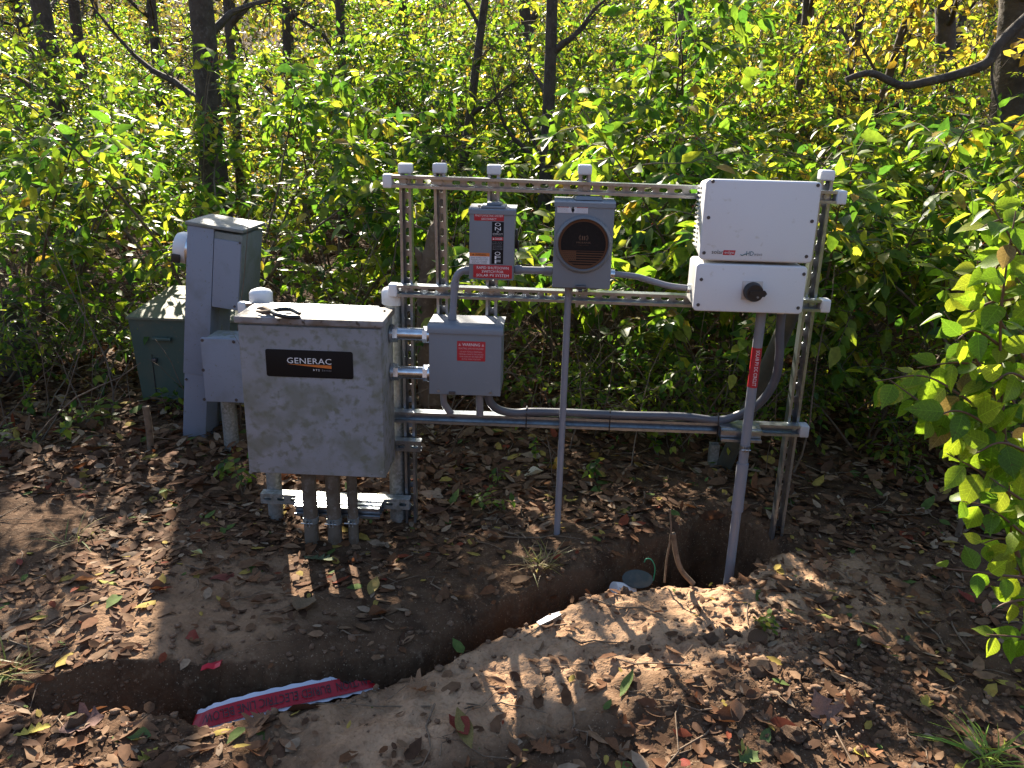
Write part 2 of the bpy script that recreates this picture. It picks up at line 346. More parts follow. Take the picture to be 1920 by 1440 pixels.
# ------------------------------------------------------------------ slotted strut channel
def strut(mb, p0, p1, open_dir=(0, -1, 0), width=.0413, depth=.0413, t=.0026, slots=True, pitch=.0508, phase=.5):
    p0 = np.array(p0, float); p1 = np.array(p1, float); L = np.linalg.norm(p1-p0); u = (p1-p0)/L
    w = -np.array(open_dir, float); w = w-u*np.dot(w, u); w /= np.linalg.norm(w); v = np.cross(w, u)
    hw = width/2
    def T(a, b, c): return p0+u*a+v*b+w*c
    def bx(a0, a1, b0, b1, c0, c1):
        mb.add([T(a, b, c) for a in (a0, a1) for b in (b0, b1) for c in (c0, c1)],
               [(0,1,3,2),(4,6,7,5),(0,4,5,1),(2,3,7,6),(0,2,6,4),(1,5,7,3)])
    bx(0, L, -hw, -hw+t, 0, depth); bx(0, L, hw-t, hw, 0, depth)
    for s in (-1, 1):
        a, b = sorted((s*(hw-t), s*(hw-.0095))); bx(0, L, a, b, 0, t)
        a, b = sorted((s*(hw-.0095), s*(hw-.0095+.002))); bx(0, L, a, b, t, .0085)
    hb = hw-t; n = max(1, int(round(L/pitch))); pl = L/n
    if not slots: bx(0, L, -hb, hb, depth-t, depth); return mb
    for k in range(n):
        a0 = k*pl; a1 = a0+pl; ac = (a0+a1)/2; ring = []; out = []
        for s, ang in ((1, range(-90, 91, 30)), (-1, range(90, 271, 30))):
            for q in ang: ring.append((ac+s*.0072+.0072*math.cos(R(q)), .0072*math.sin(R(q))))
        for (a, b) in ring:
            da, db = a-ac, b; m = max(abs(da)/(pl/2), abs(db)/hb, 1e-9); out.append((ac+da/m, db/m))
        for cs in (1, -1):   # snap the nearest outer points to the cell's corners
            for cb in (1, -1):
                j = min(range(len(out)), key=lambda q: (out[q][0]-(ac+cs*pl/2))**2+(out[q][1]-cb*hb)**2); out[j] = (ac+cs*pl/2, cb*hb)
        m = len(ring); vs = [T(a, b, depth-t) for a, b in ring]+[T(a, b, depth) for a, b in ring]+[T(a, b, depth-t) for a, b in out]+[T(a, b, depth) for a, b in out]
        fs = []
        for q in range(m):
            r2 = (q+1) % m
            fs += [(q, r2, 2*m+r2, 2*m+q), (m+q, 3*m+q, 3*m+r2, m+r2), (q, m+q, m+r2, r2)]
        mb.add(vs, fs)
    return mb
def hexbolt(mb, c, r=.010, y_len=.010, washer=.0165):
    c = np.array(c, float)
    mb.loft([circle(c, washer, 'y', 20), circle(c-[0, .0025, 0], washer, 'y', 20)])
    mb.loft([circle(c-[0, .0026, 0], r, 'y', 6), circle(c-[0, .0026+y_len, 0], r*.97, 'y', 6)])
    mb.loft([circle(c-[0, .0026+y_len, 0], r*.5, 'y', 10), circle(c-[0, .006+y_len, 0], r*.5, 'y', 10)])
    return mb
def end_cap(mb, c, axis, length=.03, w=.046, d=.046):
    c = np.array(c, float)
    if axis == 'z': return mb.bbox(c[0]-w/2, c[0]+w/2, c[1]-d/2, c[1]+d/2, c[2], c[2]+length, .006, 3)
    return mb.bbox(min(c[0], c[0]+length), max(c[0], c[0]+length), c[1]-d/2, c[1]+d/2, c[2]-w/2, c[2]+w/2, .006, 3)

rack = empty('strut_rack', (.2, 0, 0), 'galvanised slotted strut rack of posts and rails with white end caps', 'rack')
posts = [(-.507, -.503, -.25, 1.352), (-.389, -.373, .60, 1.356), (-.2025, -.2035, .60, 1.356), (.106, .117, .885, 1.364), (.914, .908, -.25, 1.368)]
for xt, xb, zb, zt in posts:
    strut(MB(), (xb-(xt-xb)*0, .0012, zb), (xt, .0012, zt)).build('post', M['galv'], rack, 30)
    end_cap(MB(), (xt, .0215, zt-.024), 'z', .034, .0465, .0475).build('end_cap', M['white_cap'], rack)
rails = [((-.556, 1.3055), (.950, 1.2935)), ((-.545, .9305), (.948, .9270)), ((-.578, .4570), (.936, .4640))]
for k, ((xa, za), (xb, zb)) in enumerate(rails):
    strut(MB(), (xa, -.0425, za), (xb, -.0425, zb), slots=(k < 2)).build('rail', M['galv'], rack, 30)
    if k < 2: end_cap(MB(), (xa+.012, -.0215, za), 'x', -.032, .046, .047).build('end_cap', M['white_cap'], rack)
    end_cap(MB(), (xb-.012, -.0215, zb), 'x', .034, .046, .047).build('end_cap', M['white_cap'] if k < 2 else M['grey_cap'], rack)
    for xt, xq, z0, _ in posts:
        zr = za+(zb-za)*(xt-xa)/(xb-xa)
        if zr > z0+.05: hexbolt(MB(), (xt+(xq-xt)*.3, -.0042, zr)).build('bolt', M['galv'], rack)

# ------------------------------------------------------------------ lettering and labels
def text(body, cx, cz, w, h, y, mt, parent, name='lettering', flip=False, vertical=False, spacing=1.0):
    cu = bpy.data.curves.new(name, 'FONT'); cu.body = body; cu.align_x = 'CENTER'; cu.space_character = spacing; cu.resolution_u = 2
    if body.count('\n'): cu.space_line = .95
    to = bpy.data.objects.new('t', cu); COL.objects.link(to)
    dg = bpy.context.evaluated_depsgraph_get(); me = bpy.data.meshes.new_from_object(to.evaluated_get(dg))
    bpy.data.objects.remove(to); bpy.data.curves.remove(cu); me.name = name
    v = np.empty(len(me.vertices)*3); me.vertices.foreach_get('co', v); v = v.reshape(-1, 3)
    a, b = v.min(0), v.max(0); c = (a+b)/2; s = b-a
    tx = (v[:, 0]-c[0])/max(s[0], 1e-6); tz = (v[:, 1]-c[1])/max(s[1], 1e-6)
    if flip: tx, tz = -tx, -tz
    if vertical: tx, tz = tz, -tx        # reads downwards
    off = rootloc(parent)
    q = np.stack([cx+tx*w, np.full(len(v), y), cz+tz*h], -1)-off
    me.vertices.foreach_set('co', q.ravel()); me.materials.clear(); me.materials.append(mt); me.update()
    return mesh_obj(name, me, parent)
def span(px0, py0, px1, py1, y):
    xm, ym = (px0+px1)/2, (py0+py1)/2
    x0, x1 = P(px0, ym, y)[0], P(px1, ym, y)[0]; z1, z0 = P(xm, py0, y)[2], P(xm, py1, y)[2]
    return (x0+x1)/2, (z0+z1)/2, x1-x0, z1-z0
def plate(name, px0, py0, px1, py1, y, mt, parent, r=.002, th=.0008, label=None):
    cx, cz, w, h = span(px0, py0, px1, py1, y)
    o = rpanel(MB(), cx, cz, w, h, r, y, y-th, .0003).build(name, mt, parent, label=label)
    return o, cx, cz, w, h
def poly(name, pts, y, th, mt, parent):
    return MB().loft([[(a, y, b) for a, b in pts], [(a, y-th, b) for a, b in pts]]).build(name, mt, parent)
def screw(parent, px, py, y, r=.0045, mt='steel_dark'):
    c = P(px, py, y); m = MB(); m.loft([circle(c, r*1.35, 'y', 14), circle(c-[0, .0012, 0], r*1.3, 'y', 14)]); m.loft([circle(c-[0, .0013, 0], r*.75, 'y', 6), circle(c-[0, .0022, 0], r*.7, 'y', 6)])
    return m.build('screw', M[mt], parent)

# ------------------------------------------------------------------ transfer switch cabinet
yf = -.25
gL, gR = -1.038, -.545; gB, gT = .300, .872
gen = empty('transfer_switch', ((gL+gR)/2, -.15, gB), 'large weathered grey transfer switch cabinet with black nameplate', 'electrical box')
MB().bbox(gL+.004, gR-.004, yf+.012, -.052, gB, gT-.022, .004).build('cabinet', M['old_grey'], gen)
rpanel(MB(), (gL+gR)/2, (gB+gT)/2-.012, gR-gL-.012, gT-gB-.036, .004, yf+.0115, yf, .003).build('door', M['old_grey'], gen)
lid = MB(); lid.bbox(gL-.004, gR+.004, yf-.008, -.048, gT-.022, gT, .004); lid.build('lid', M['lid_dirt'], gen)
for px, py in ((470, 885), (715, 886)): screw(gen, px, py, yf-.001, .005, 'galv_old')
screw(gen, 721, 583, yf, .003)
nb, cx, cz, w, h = plate('nameplate', 499, 657, 662, 708, yf-.0005, M['black_label'], gen, .008, .0012)
yt = yf-.0024
tx, tz, tw, th_ = span(538, 670, 621, 683, yt); text('GENERAC', tx, tz-.001, tw, .020, yt, M['white_ink'], nb, spacing=1.05)
x0 = tx-tw/2; x1 = tx+tw/2; zt_ = tz-.0135
poly('orange_wedge', [(x0, zt_), (x1, zt_-.0005), (x1, zt_-.0125), (x0+.06*tw, zt_-.0008)], yf-.0018, .0006, M['orange_ink'], nb)
text('RTS', x1-.052, zt_-.0185, .022, .0068, yt, M['white_ink'], nb, spacing=1.3); text('Series', x1-.017, zt_-.0185, .032, .0068, yt, M['grey_ink'], nb, spacing=1.3)
# side pipe nipples to the junction box
JF = -.165
jx0, jx1 = P(802, 660, JF)[0], P(942, 660, JF)[0]; jz1 = P(870, 612, JF)[2]; jz0 = P(870, 741, JF)[2]
def nipple(py, label):
    c = P(760, py, -.11); z = c[2]; y = -.11; t = empty('pipe_nipple', (gR, y, z), label, 'pipe')
    MB().tube([(gR-.004, y, z), (jx0+.004, y, z)], .0225, 24).build('pipe', M['nipple'], t)
    for a, b, r, n in ((gR-.001, gR+.008, .033, 20), (gR+.009, gR+.026, .030, 6), (jx0-.024, jx0-.008, .029, 6), (jx0-.007, jx0+.001, .031, 20)):
        MB().loft([circle((a, y, z), r, 'x', n, .3), circle((b, y, z), r, 'x', n, .3)]).build('lock_nut' if n == 20 else 'hex_hub', M['nipple'], t, 30)
nipple(626, 'upper galvanised pipe nipple joining the cabinet to the red labelled junction box')
nipple(698, 'lower galvanised pipe nipple joining the cabinet to the red labelled junction box')

# posts, struts and conduits that carry the cabinet
supp = empty('cabinet_stand', (-.8, 0, 0), 'two round galvanised posts with short struts carrying the big cabinet', 'stand')
for x, y, r, zt in ((-1.043, .022, .029, .885), (-.560, .036, .031, .905)):
    MB().tube([(x, y, -.2), (x, y, zt)], r, 24).build('round_post', M['galv_old'], supp)
    prof = [(r+.011, zt-.038), (r+.0125, zt-.036), (r+.0125, zt+.008), (r+.006, zt+.018), (r-.012, zt+.025), (.004, zt+.028)]
    MB().loft([circle((x, y, z), q, 'z', 28) for q, z in prof]).build('post_cap', M['white_cap'], supp, 50)
strut(MB(), (-1.085, -.0505, .850), (-.60, -.0505, .850), depth=.021, slots=False).build('strut', M['galv'], supp, 30)
end_cap(MB(), (-1.075, -.040, .850), 'x', -.03, .046, .028).build('end_cap', M['white_cap'], supp)
zs = P(640, 937, -.03)[2]
strut(MB(), (-1.075, -.008, zs), (-.50, -.008, zs), open_dir=(0, 1, 0), depth=.0413).build('strut', M['galv_old'], supp, 30)
strut(MB(), (-.60, -.008, P(755, 832, -.02)[2]), (-.455, -.008, P(755, 832, -.02)[2]), open_dir=(0, 1, 0), depth=.036).build('strut', M['galv'], supp, 30)
for k in range(3):
    y0 = -.0515-.0235*k; strut(MB(), (-.93+.006*k, y0-.0005, zs-.003*k), (-.60, y0-.0005, zs-.003*k), depth=-.0001+.021, slots=False, open_dir=(0, 1, 0) if k < 2 else (0, -1, 0)) if False else None
    m = MB(); strut(m, (-.93+.004*k, y0-.022, zs-.004*k), (-.597-.003*k, y0-.022, zs-.004*k), depth=.021, slots=False); m.build('spacer_strut', M['galv'], supp, 30)
for x, y, r, lab in ((-.852, -.150, .0265, 'brownish grey conduit riser under the cabinet, farthest from the round end post'), (-.765, -.148, .0265, 'brownish grey conduit riser under the cabinet, middle of the three'), (-.695, -.143, .0190, 'thinnest brownish grey conduit riser under the cabinet')):
    t = empty('conduit_riser', (x, y, hz(x, y)), lab, 'conduit', None)
    MB().tube([(x, y, -.12), (x, y, gB+.004)], r, 20).build('pipe', M['pvc_shaded'], t)
    zc = P(600, 976, -.16)[2]; m = MB()
    m.loft([circle((x, y, zc-.011), r+.003, 'z', 20), circle((x, y, zc+.011), r+.003, 'z', 20)])
    for s in (-1, 1): m.box(x+s*.006-.0015, x+s*.006+.0015, y-r-.018, y-r-.002, zc-.011, zc+.011)
    m.build('clamp', M['galv_old'], t); MB().tube([(x-.026, y-r-.011, zc), (x+.018, y-r-.011, zc)], .003, 8).build('clamp_bolt', M['galv'], t)

# cable cutters left on the cabinet lid
pl = empty('cable_cutters', (-.93, -.13, gT), 'cable cutters with black handles lying on the big cabinet lid', 'tool')
a0 = G(482, 578, gT+.01); pv = G(508, 584, gT+.012)
MB().tube(spline([pv, G(525, 580, gT+.013), G(545, 580, gT+.012), G(562, 588, gT+.011)]), [.006]+[.0078]*22+[.007, .006], 10).build('handle', M['black'], pl)
MB().tube(spline([pv, G(520, 590, gT+.014), G(540, 594, gT+.012), G(563, 595, gT+.011)]), [.006]+[.0078]*22+[.007, .006], 10).build('handle', M['black'], pl)
m = MB(); m.tube([a0, G(495, 578, gT+.011), pv], [.003, .009, .008], 8); m.tube([G(480, 583, gT+.009), G(493, 586, gT+.010), pv], [.003, .008, .008], 8); m.build('jaws', M['wood_dry'], pl)

# ------------------------------------------------------------------ junction box with the warning label
jb = empty('junction_box', ((jx0+jx1)/2, -.08, jz0), 'square grey junction box with a red shock hazard label', 'electrical box')
MB().bbox(jx0+.004, jx1-.004, JF+.010, -.002, jz0+.004, jz1-.003, .003).build('body', M['grey_paint'], jb)
rpanel(MB(), (jx0+jx1)/2, (jz0+jz1)/2-.012, jx1-jx0-.008, jz1-jz0-.024, .003, JF+.0095, JF, .002).build('cover', M['grey_paint'], jb)
m = MB(); prof = [(-.001, jz1-.006), (-.001, jz1), (JF+.006, jz1), (JF-.003, jz1-.004), (JF-.006, jz1-.010), (JF-.006, jz1-.026), (JF-.0035, jz1-.026), (JF-.0035, jz1-.008)]
m.loft([[(x, y, z) for y, z in prof] for x in (jx0-.001, jx1+.001)]); m.build('rain_lip', M['grey_paint'], jb)
for px, py in ((822, 733), (920, 737)): screw(jb, px, py, JF-.0005, .0035, 'galv')
MB().box(-.335, -.312, JF-.004, JF-.0005, jz0+.004, jz0+.012).build('hasp', M['steel_dark'], jb)
wl, cx, cz, w, h = plate('warning_label', 857, 640, 910, 677, JF-.0004, M['red_label'], jb)
yt = JF-.0016
text('WARNING', cx, cz+h*.33, w*.62, h*.145, yt, M['white_ink'], wl)
for s in (-1, 1):
    q = cx+s*w*.41; poly('hazard_triangle', [(q-.0045, cz+h*.26), (q+.0045, cz+h*.26), (q, cz+h*.40)], JF-.0012, .0004, M['pale_ink'], wl)
text('ELECTRIC SHOCK HAZARD', cx, cz+h*.135, w*.88, h*.085, yt, M['pale_ink'], wl)
for k, s in enumerate(('DO NOT TOUCH TERMINALS.', 'TERMINALS ON BOTH THE LINE AND', 'LOAD SIDES MAY BE ENERGIZED', 'IN THE OPEN POSITION')):
    text(s, cx, cz-h*(.03+.125*k), w*(.80, .86, .84, .66)[k], h*.075, yt, M['pale_ink'], wl)

# ------------------------------------------------------------------ disconnect switch
DF = -.12
dx0, dx1 = -.2745, -.1195; dz1 = P(925, 392, DF)[2]; dz0 = P(921, 525.5, DF)[2]
ds = empty('disconnect_switch', ((dx0+dx1)/2, -.06, dz0), 'narrow grey disconnect switch with black on off strip and red labels', 'electrical box')
MB().bbox(dx0+.003, dx1-.003, DF+.008, -.002, dz0, dz1-.003, .003).build('body', M['grey_paint'], ds)
rpanel(MB(), (dx0+dx1)/2, (dz0+dz1)/2-.008, dx1-dx0-.004, dz1-dz0-.018, .003, DF+.0075, DF, .002).build('cover', M['grey_paint'], ds)
m = MB(); prof = [(-.001, dz1-.005), (-.001, dz1+.004), (DF+.004, dz1), (DF-.004, dz1-.003), (DF-.005, dz1-.017), (DF-.003, dz1-.017), (DF-.002, dz1-.006)]
m.loft([[(x, y, z) for y, z in prof] for x in (dx0-.001, dx1+.001)]); m.build('rain_lip', M['grey_paint'], ds)
hx = (dx0+dx1)/2+.002; m = MB(); m.bbox(hx-.040, hx+.040, DF+.006, -.012, dz1+.0005, dz1+.008, .003); m.bbox(hx-.024, hx+.026, DF+.03, -.02, dz1+.0085, dz1+.016, .004); m.build('hub_plate', M['grey_paint'], ds)
MB().tube([(hx-.046, DF+.014, dz1+.004), (hx-.046, DF+.014, dz1+.010)], .005, 8).build('screw', M['galv'], ds)
c1 = P(971, 432, DF+.03); c2 = P(970, 462, DF+.03)
m = MB(); m.bbox(dx1-.001, dx1+.008, DF+.02, DF+.05, c2[2]-.006, c1[2]+.004, .002); m.bbox(dx1+.0085, dx1+.014, DF+.006, DF+.03, c2[2]-.012, c2[2]+.022, .002); m.build('handle', M['black'], ds)
y = DF-.0004; yt = DF-.0016
o, cx, cz, w, h = plate('red_label', 889, 401, 945, 414, y, M['red_label'], ds)
text('PHOTOVOLTAIC SYSTEM', cx, cz+h*.24, w*.92, h*.30, yt, M['white_ink'], o); text('DISCONNECT', cx, cz-h*.24, w*.50, h*.30, yt, M['white_ink'], o)
o, cx, cz, w, h = plate('switch_strip', 922, 416, 944, 495, y, M['black_label'], ds, .0008)
for k, c in enumerate('ON'): text(c, *span(928, 417.5+8*k, 939, 424+8*k, yt), yt, M['white_ink'], o)
for k, c in enumerate('OFF'): text(c, *span(927.5, 472+7.8*k, 938.5, 478.6+7.8*k, yt), yt, M['white_ink'], o)
c = P(933.5, 434.6, yt); m = MB(); m.loft([circle(c, .0038, 'y', 14), circle(c-[0, .0003, 0], .0038, 'y', 14)]); m.build('emblem', M['grey_ink'], o)
text('GENERAL DUTY', *span(923.5, 437.5, 943, 440, yt), yt, M['white_ink'], o); text('SAFETY SWITCH', *span(924, 441, 942.5, 443.2, yt), yt, M['grey_ink'], o)
d, cx, cz, w, h = plate('danger_band', 922.3, 444.5, 943.8, 451, y-.0009, M['red_label'], ds, .0004, .0004)
text('DANGER', cx+w*.1, cz, w*.62, h*.6, y-.0016, M['white_ink'], d); poly('hazard_triangle', [(cx-w*.42, cz-h*.28), (cx-w*.28, cz-h*.28), (cx-w*.35, cz+h*.3)], y-.0014, .0003, M['white_ink'], d)
for k in range(6): text(('60 AMP  240 VAC', 'HAZARDOUS VOLTAGE WILL', 'SHOCK BURN OR CAUSE DEATH', 'TURN OFF POWER BEFORE', 'SERVICING THIS SWITCH', 'REPLACE COVER')[k], *span(923.5, 453+2.8*k, 942, 454.7+2.8*k, yt), yt, M['grey_ink'], o)
o, cx, cz, w, h = plate('warning_sticker', 880.5, 474, 918, 495, y, M['white_label'], ds, .0006)
d, ax, az, aw, ah = plate('orange_band', 880.5, 474, 918, 480.6, y-.0009, M['orange_ink'], ds, .0004, .0004)
text('WARNING', ax+aw*.06, az, aw*.55, ah*.6, y-.0016, M['black_ink'], d); poly('hazard_triangle', [(ax-aw*.36, az-ah*.25), (ax-aw*.28, az-ah*.25), (ax-aw*.32, az+ah*.3)], y-.0014, .0003, M['black_ink'], d)
for k, s in enumerate(('DUAL POWER SUPPLY', 'SOURCES: UTILITY GRID', 'AND PV SOLAR', 'ELECTRIC SYSTEM')): text(s, *span(883+2*(k > 1), 482.3+3.2*k, 915-2*(k > 1), 484.3+3.2*k, yt), yt, M['black_ink'], o)
o, cx, cz, w, h = plate('rapid_shutdown_label', 887.5, 497, 960, 521.5, y-.0006, M['red_label'], ds, .003, .0010)
for k, s in enumerate(('RAPID SHUTDOWN', 'SWITCH FOR', 'SOLAR PV SYSTEM')): text(s, cx, cz+h*(.29-.29*k), w*(.82, .56, .84)[k], h*.20, y-.0022, M['white_ink'], o)
MB().tube([(hx-.02, DF+.02, dz0+.004), (hx-.02, DF+.02, dz0-.006)], .004, 8).build('drain_screw', M['galv'], ds)

# ------------------------------------------------------------------ meter socket
MF = -.12
mx0, mx1 = .0075, .2065; mz1 = P(1096, 378, MF)[2]; mz0 = P(1088, 541, MF)[2]
ms = empty('meter_socket', ((mx0+mx1)/2, -.06, mz0), 'grey meter socket with a round brown cover card behind its ring', 'meter')
MB().bbox(mx0+.003, mx1-.003, MF+.008, -.002, mz0, mz1-.002, .004).build('body', M['grey_paint'], ms)
rpanel(MB(), (mx0+mx1)/2, (mz0+mz1)/2-.006, mx1-mx0-.004, mz1-mz0-.012, .004, MF+.0075, MF, .003).build('cover', M['grey_paint'], ms)
m = MB(); prof = [(-.001, mz1-.005), (-.001, mz1+.003), (MF+.006, mz1), (MF-.003, mz1-.004), (MF-.004, mz1-.018), (MF-.002, mz1-.018), (MF-.0015, mz1-.007)]
m.loft([[(x, yy, z) for yy, z in prof] for x in (mx0-.001, mx1+.001)]); m.build('rain_lip', M['grey_paint'], ms)
hx = .118; m = MB(); m.loft([[(hx-.052, -.01, mz1+.0035), (hx+.055, -.01, mz1+.0035), (hx+.045, MF+.02, mz1+.003), (hx-.042, MF+.02, mz1+.003)], [(hx-.045, -.012, mz1+.011), (hx+.048, -.012, mz1+.011), (hx+.036, MF+.026, mz1+.011), (hx-.033, MF+.026, mz1+.011)]]); m.build('hub_plate', M['grey_paint'], ms)
rc = P(1093.5, 458, MF); cr = .0955
prof = [(cr, 0), (cr, -.005), (cr-.004, -.012), (cr-.010, -.014), (cr-.0125, -.010), (cr-.0125, -.001)]
MB().loft([circle((rc[0], MF+d, rc[2]), q, 'y', 64) for q, d in prof], False, False).build('ring', M['glass_rim'], ms, 60)
win = MB().loft([circle((rc[0], MF-.0010, rc[2]), cr-.013, 'y', 56), circle((rc[0], MF-.0030, rc[2]), cr-.013, 'y', 56)]).build('cover_card', M['window_tan'], ms)
ri = cr-.021
def chord(z0, z1, n=24, rr=ri):     # part of the disc between two heights
    a0, a1 = math.asin(max(-1, z0/rr)), math.asin(min(1, z1/rr)); t = np.linspace(a0, a1, n)
    return [(rc[0]+rr*math.cos(a), rc[2]+rr*math.sin(a)) for a in t]+[(rc[0]-rr*math.cos(a), rc[2]+rr*math.sin(a)) for a in t[::-1]]
fz = -.021
poly('dark_field', chord(fz, ri*.999), MF-.0032, .0006, M['window_brown'], win)
sh = (ri+fz)/7.4
for k in range(6):
    z1 = fz-.002-sh*1.15*k; z0 = z1-sh*.62
    if z0 > -ri*.97: poly('stripe', [(max(a, rc[0]-.022 if k < 4 else -9), b) for a, b in chord(z0, z1, 6)], MF-.0032, .0006, M['window_brown'] if k % 1 == 0 else M['flag_tan'], win)
m = MB()
for i in range(7):
    for j in range(6):
        x = rc[0]-.026-.0066*i-(.0033 if j % 2 else 0); z = rc[2]+fz-.005-.0062*j
        if math.hypot(x-rc[0], z-rc[2]) < ri-.002: m.loft([circle((x, MF-.0032, z), .0014, 'y', 6), circle((x, MF-.0037, z), .0014, 'y', 6)])
m.build('star_field', M['window_brown'], win)
m = MB()
for s in (-1, 1):
    for k, (rr, dz) in enumerate(((.009, 0), (.006, .001))):
        arc = [(rc[0]+s*(.006+rr*math.cos(a)), MF-.0045, rc[2]+.022+rr*1.1*math.sin(a)) for a in np.linspace(-1.1, 1.1, 9)]; m.tube(arc, .0009, 5)
    m.bbox(rc[0]+s*.0035-.002, rc[0]+s*.0035+.002, MF-.0045, MF-.0039, rc[2]+.014, rc[2]+.028, .0006, 1)
m.build('emblem', M['flag_tan'], win)
text('MILBANK', rc[0]+.001, rc[2]+.006, .048, .0055, MF-.0042, M['flag_tan'], win); text('POWERING THE FUTURE', rc[0], rc[2]-.003, .034, .002, MF-.0042, M['window_tan'], win)
o, cx, cz, w, h = plate('danger_label', 1045, 385.5, 1102.5, 399.5, MF-.0004, M['white_label'], ms, .001)
for s in (-1, 1):
    bx_ = cx+s*w*.31; b_ = rpanel(MB(), bx_, cz+h*.36, w*.36, h*.26, .0004, MF-.0013, MF-.0017, .0001).build('red_band', M['red_label'], o); text('DANGER' if s < 0 else 'PELIGRO', bx_+.002, cz+h*.36, w*.24, h*.15, MF-.0020, M['white_ink'], o)
    for k in range(4): text('HAZARDOUS VOLTAGE INSIDE BOX', bx_, cz+h*(.10-.15*k), w*.33, h*.055, MF-.0015, M['grey_ink'], o)
m = MB(); m.loft([circle((cx+.001, MF-.0013, cz-h*.08), h*.22, 'y', 10), circle((cx+.001, MF-.0017, cz-h*.08), h*.22, 'y', 10)]); m.tube([(cx-.006, MF-.0016, cz+h*.3), (cx-.003, MF-.0016, cz), (cx, MF-.0016, cz+.001)], .0007, 5); m.bbox(cx-.002, cx+.004, MF-.0017, MF-.0013, cz-h*.42, cz+h*.40, .0002, 1); m.build('hand_symbol', M['black_ink'], o)
# latch hardware
c = P(1090, 540, MF-.01); m = MB(); m.bbox(c[0]-.020, c[0]+.016, MF-.016, MF-.0035, c[2]-.004, c[2]+.009, .003); m.bbox(c[0]-.010, c[0]+.004, MF-.018, MF+.02, c[2]-.014, c[2]-.0045, .002); m.build('latch', M['steel_dark'], ms)

# ------------------------------------------------------------------ inverter and its lower switch unit
IF = -.22
iv = empty('inverter', (.65, -.13, .934), 'off white solar inverter with a black rotary knob on its lower unit', 'inverter')
ux0, ux1, uz0, uz1 = .4755, .8310, 1.1010, 1.3535; lx0, lx1, lz0, lz1 = .4700, .8215, .9350, 1.0905
m = MB(); m.loft([rrect((ux0+ux1)/2+s, (uz0+uz1)/2, ux1-ux0-d, uz1-uz0-d2, .016, yy) for s, d, d2, yy in ((-.004, .030, .03, -.045), (-.004, .018, .02, -.10), (0, .006, .006, -.16), (0, .003, .003, IF+.022))])
m.build('heat_sink_casing', M['inv_side'], iv, 50)
for k in range(14):
    z = uz0+.03+k*.0145; MB().box(ux0+.0005, ux0+.010, -.125, -.062, z, z+.004).build('cooling_fin', M['inv_side'], iv)
rpanel(MB(), (ux0+ux1)/2, (uz0+uz1)/2, ux1-ux0, uz1-uz0, .014, IF+.0215, IF, .006).build('upper_cover', M['inv_white'], iv, 50)
rpanel(MB(), (lx0+lx1)/2, (lz0+lz1)/2+.001, lx1-lx0-.006, lz1-lz0-.006, .014, -.060, IF+.018, .004).build('lower_casing', M['inv_side'], iv, 50)
rpanel(MB(), (lx0+lx1)/2, (lz0+lz1)/2, lx1-lx0, lz1-lz0, .013, IF+.0175, IF, .005).build('lower_cover', M['inv_white'], iv, 50)
MB().box(ux0+.03, ux1-.03, -.15, -.07, lz1-.002, uz0+.002).build('neck', M['inv_side'], iv)
for px, py in ((1337, 340), (1534, 347.5), (1328.5, 408), (1522.5, 415), (1320, 474), (1512, 481), (1315, 524), (1507.5, 514), (1309, 571.5), (1496.5, 577.5)): screw(iv, px, py, IF-.0003, .0042)
yt = IF-.0012
text('solar', *span(1334.5, 468.5, 1356.5, 476, yt), yt, M['black_ink'], iv)
q = [P(a, b, yt) for a, b in ((1357, 469), (1379.5, 469.5), (1377, 478.5), (1355, 478))]; rb = poly('red_flash', [(p[0], p[2]) for p in q], IF-.0004, .0005, M['red_ink'], iv)
text('edge', *span(1358.5, 470.5, 1376.5, 477.5, yt), yt-.0005, M['white_label'], iv)
pts = spline([P(1388.5, 477, yt), P(1391, 479, yt), P(1395, 477.5, yt), P(1398, 476.2, yt), P(1400.5, 478.3, yt)]); MB().tube(pts, [.0006]+[.0013]*(len(pts)-2)+[.0006], 6).build('wave_mark', M['teal_ink'], iv)
text('HD', *span(1399.5, 471, 1413, 479.5, yt), yt, M['teal_ink'], iv); text('wave', *span(1413.5, 475.5, 1429, 479.8, yt), yt, M['grey_ink'], iv)
sp, cx, cz, w, h = plate('switch_plate', 1390.5, 527, 1429, 562, IF-.0004, M['alu_plate'], iv, .001, .0015)
kc = P(1411, 546, IF); kr = .0300
kn = MB(); kn.loft([circle((kc[0], IF-.002-d, kc[2]), q, 'y', 36) for q, d in ((kr*1.02, 0), (kr*1.02, .006), (kr*.97, .009), (kr*.95, .030), (kr*.88, .034))])
kob = kn.build('knob', M['black'], iv, 35)
MB().loft([[(kc[0]+a, yy, kc[2]+b) for a, b in ((-.018, -.007), (.030, -.010), (.0375, 0), (.030, .010), (-.018, .007))] for yy in (IF-.0345, IF-.040)]).build('knob_grip', M['black'], kob)
MB().loft([circle((kc[0]+.010, IF-.0362, kc[2]-.012), .004, 'y', 12), circle((kc[0]+.010, IF-.0375, kc[2]-.012), .004, 'y', 12)]).build('lock_tab', M['grey_ink'], kob)
q = P(1462, 592, IF+.04); MB().bbox(q[0]-.012, q[0]+.012, IF+.03, IF+.05, lz0-.008, lz0+.002, .002).build('gland', M['white_cap'], iv)

# ------------------------------------------------------------------ conduits
def run(name, pts, r, mt, label, fittings=(), n=16, sm=8):
    path = spline(pts, sm); t = empty(name, path[-1] if path[-1][2] < path[0][2] else path[0], label, 'conduit')
    MB().tube(path, r, n).build('pipe', M[mt], t, 50)
    for a, b, rr, m2, nm in fittings: MB().tube([a, b], rr, n).build(nm, M[m2], t, 50)
    return t
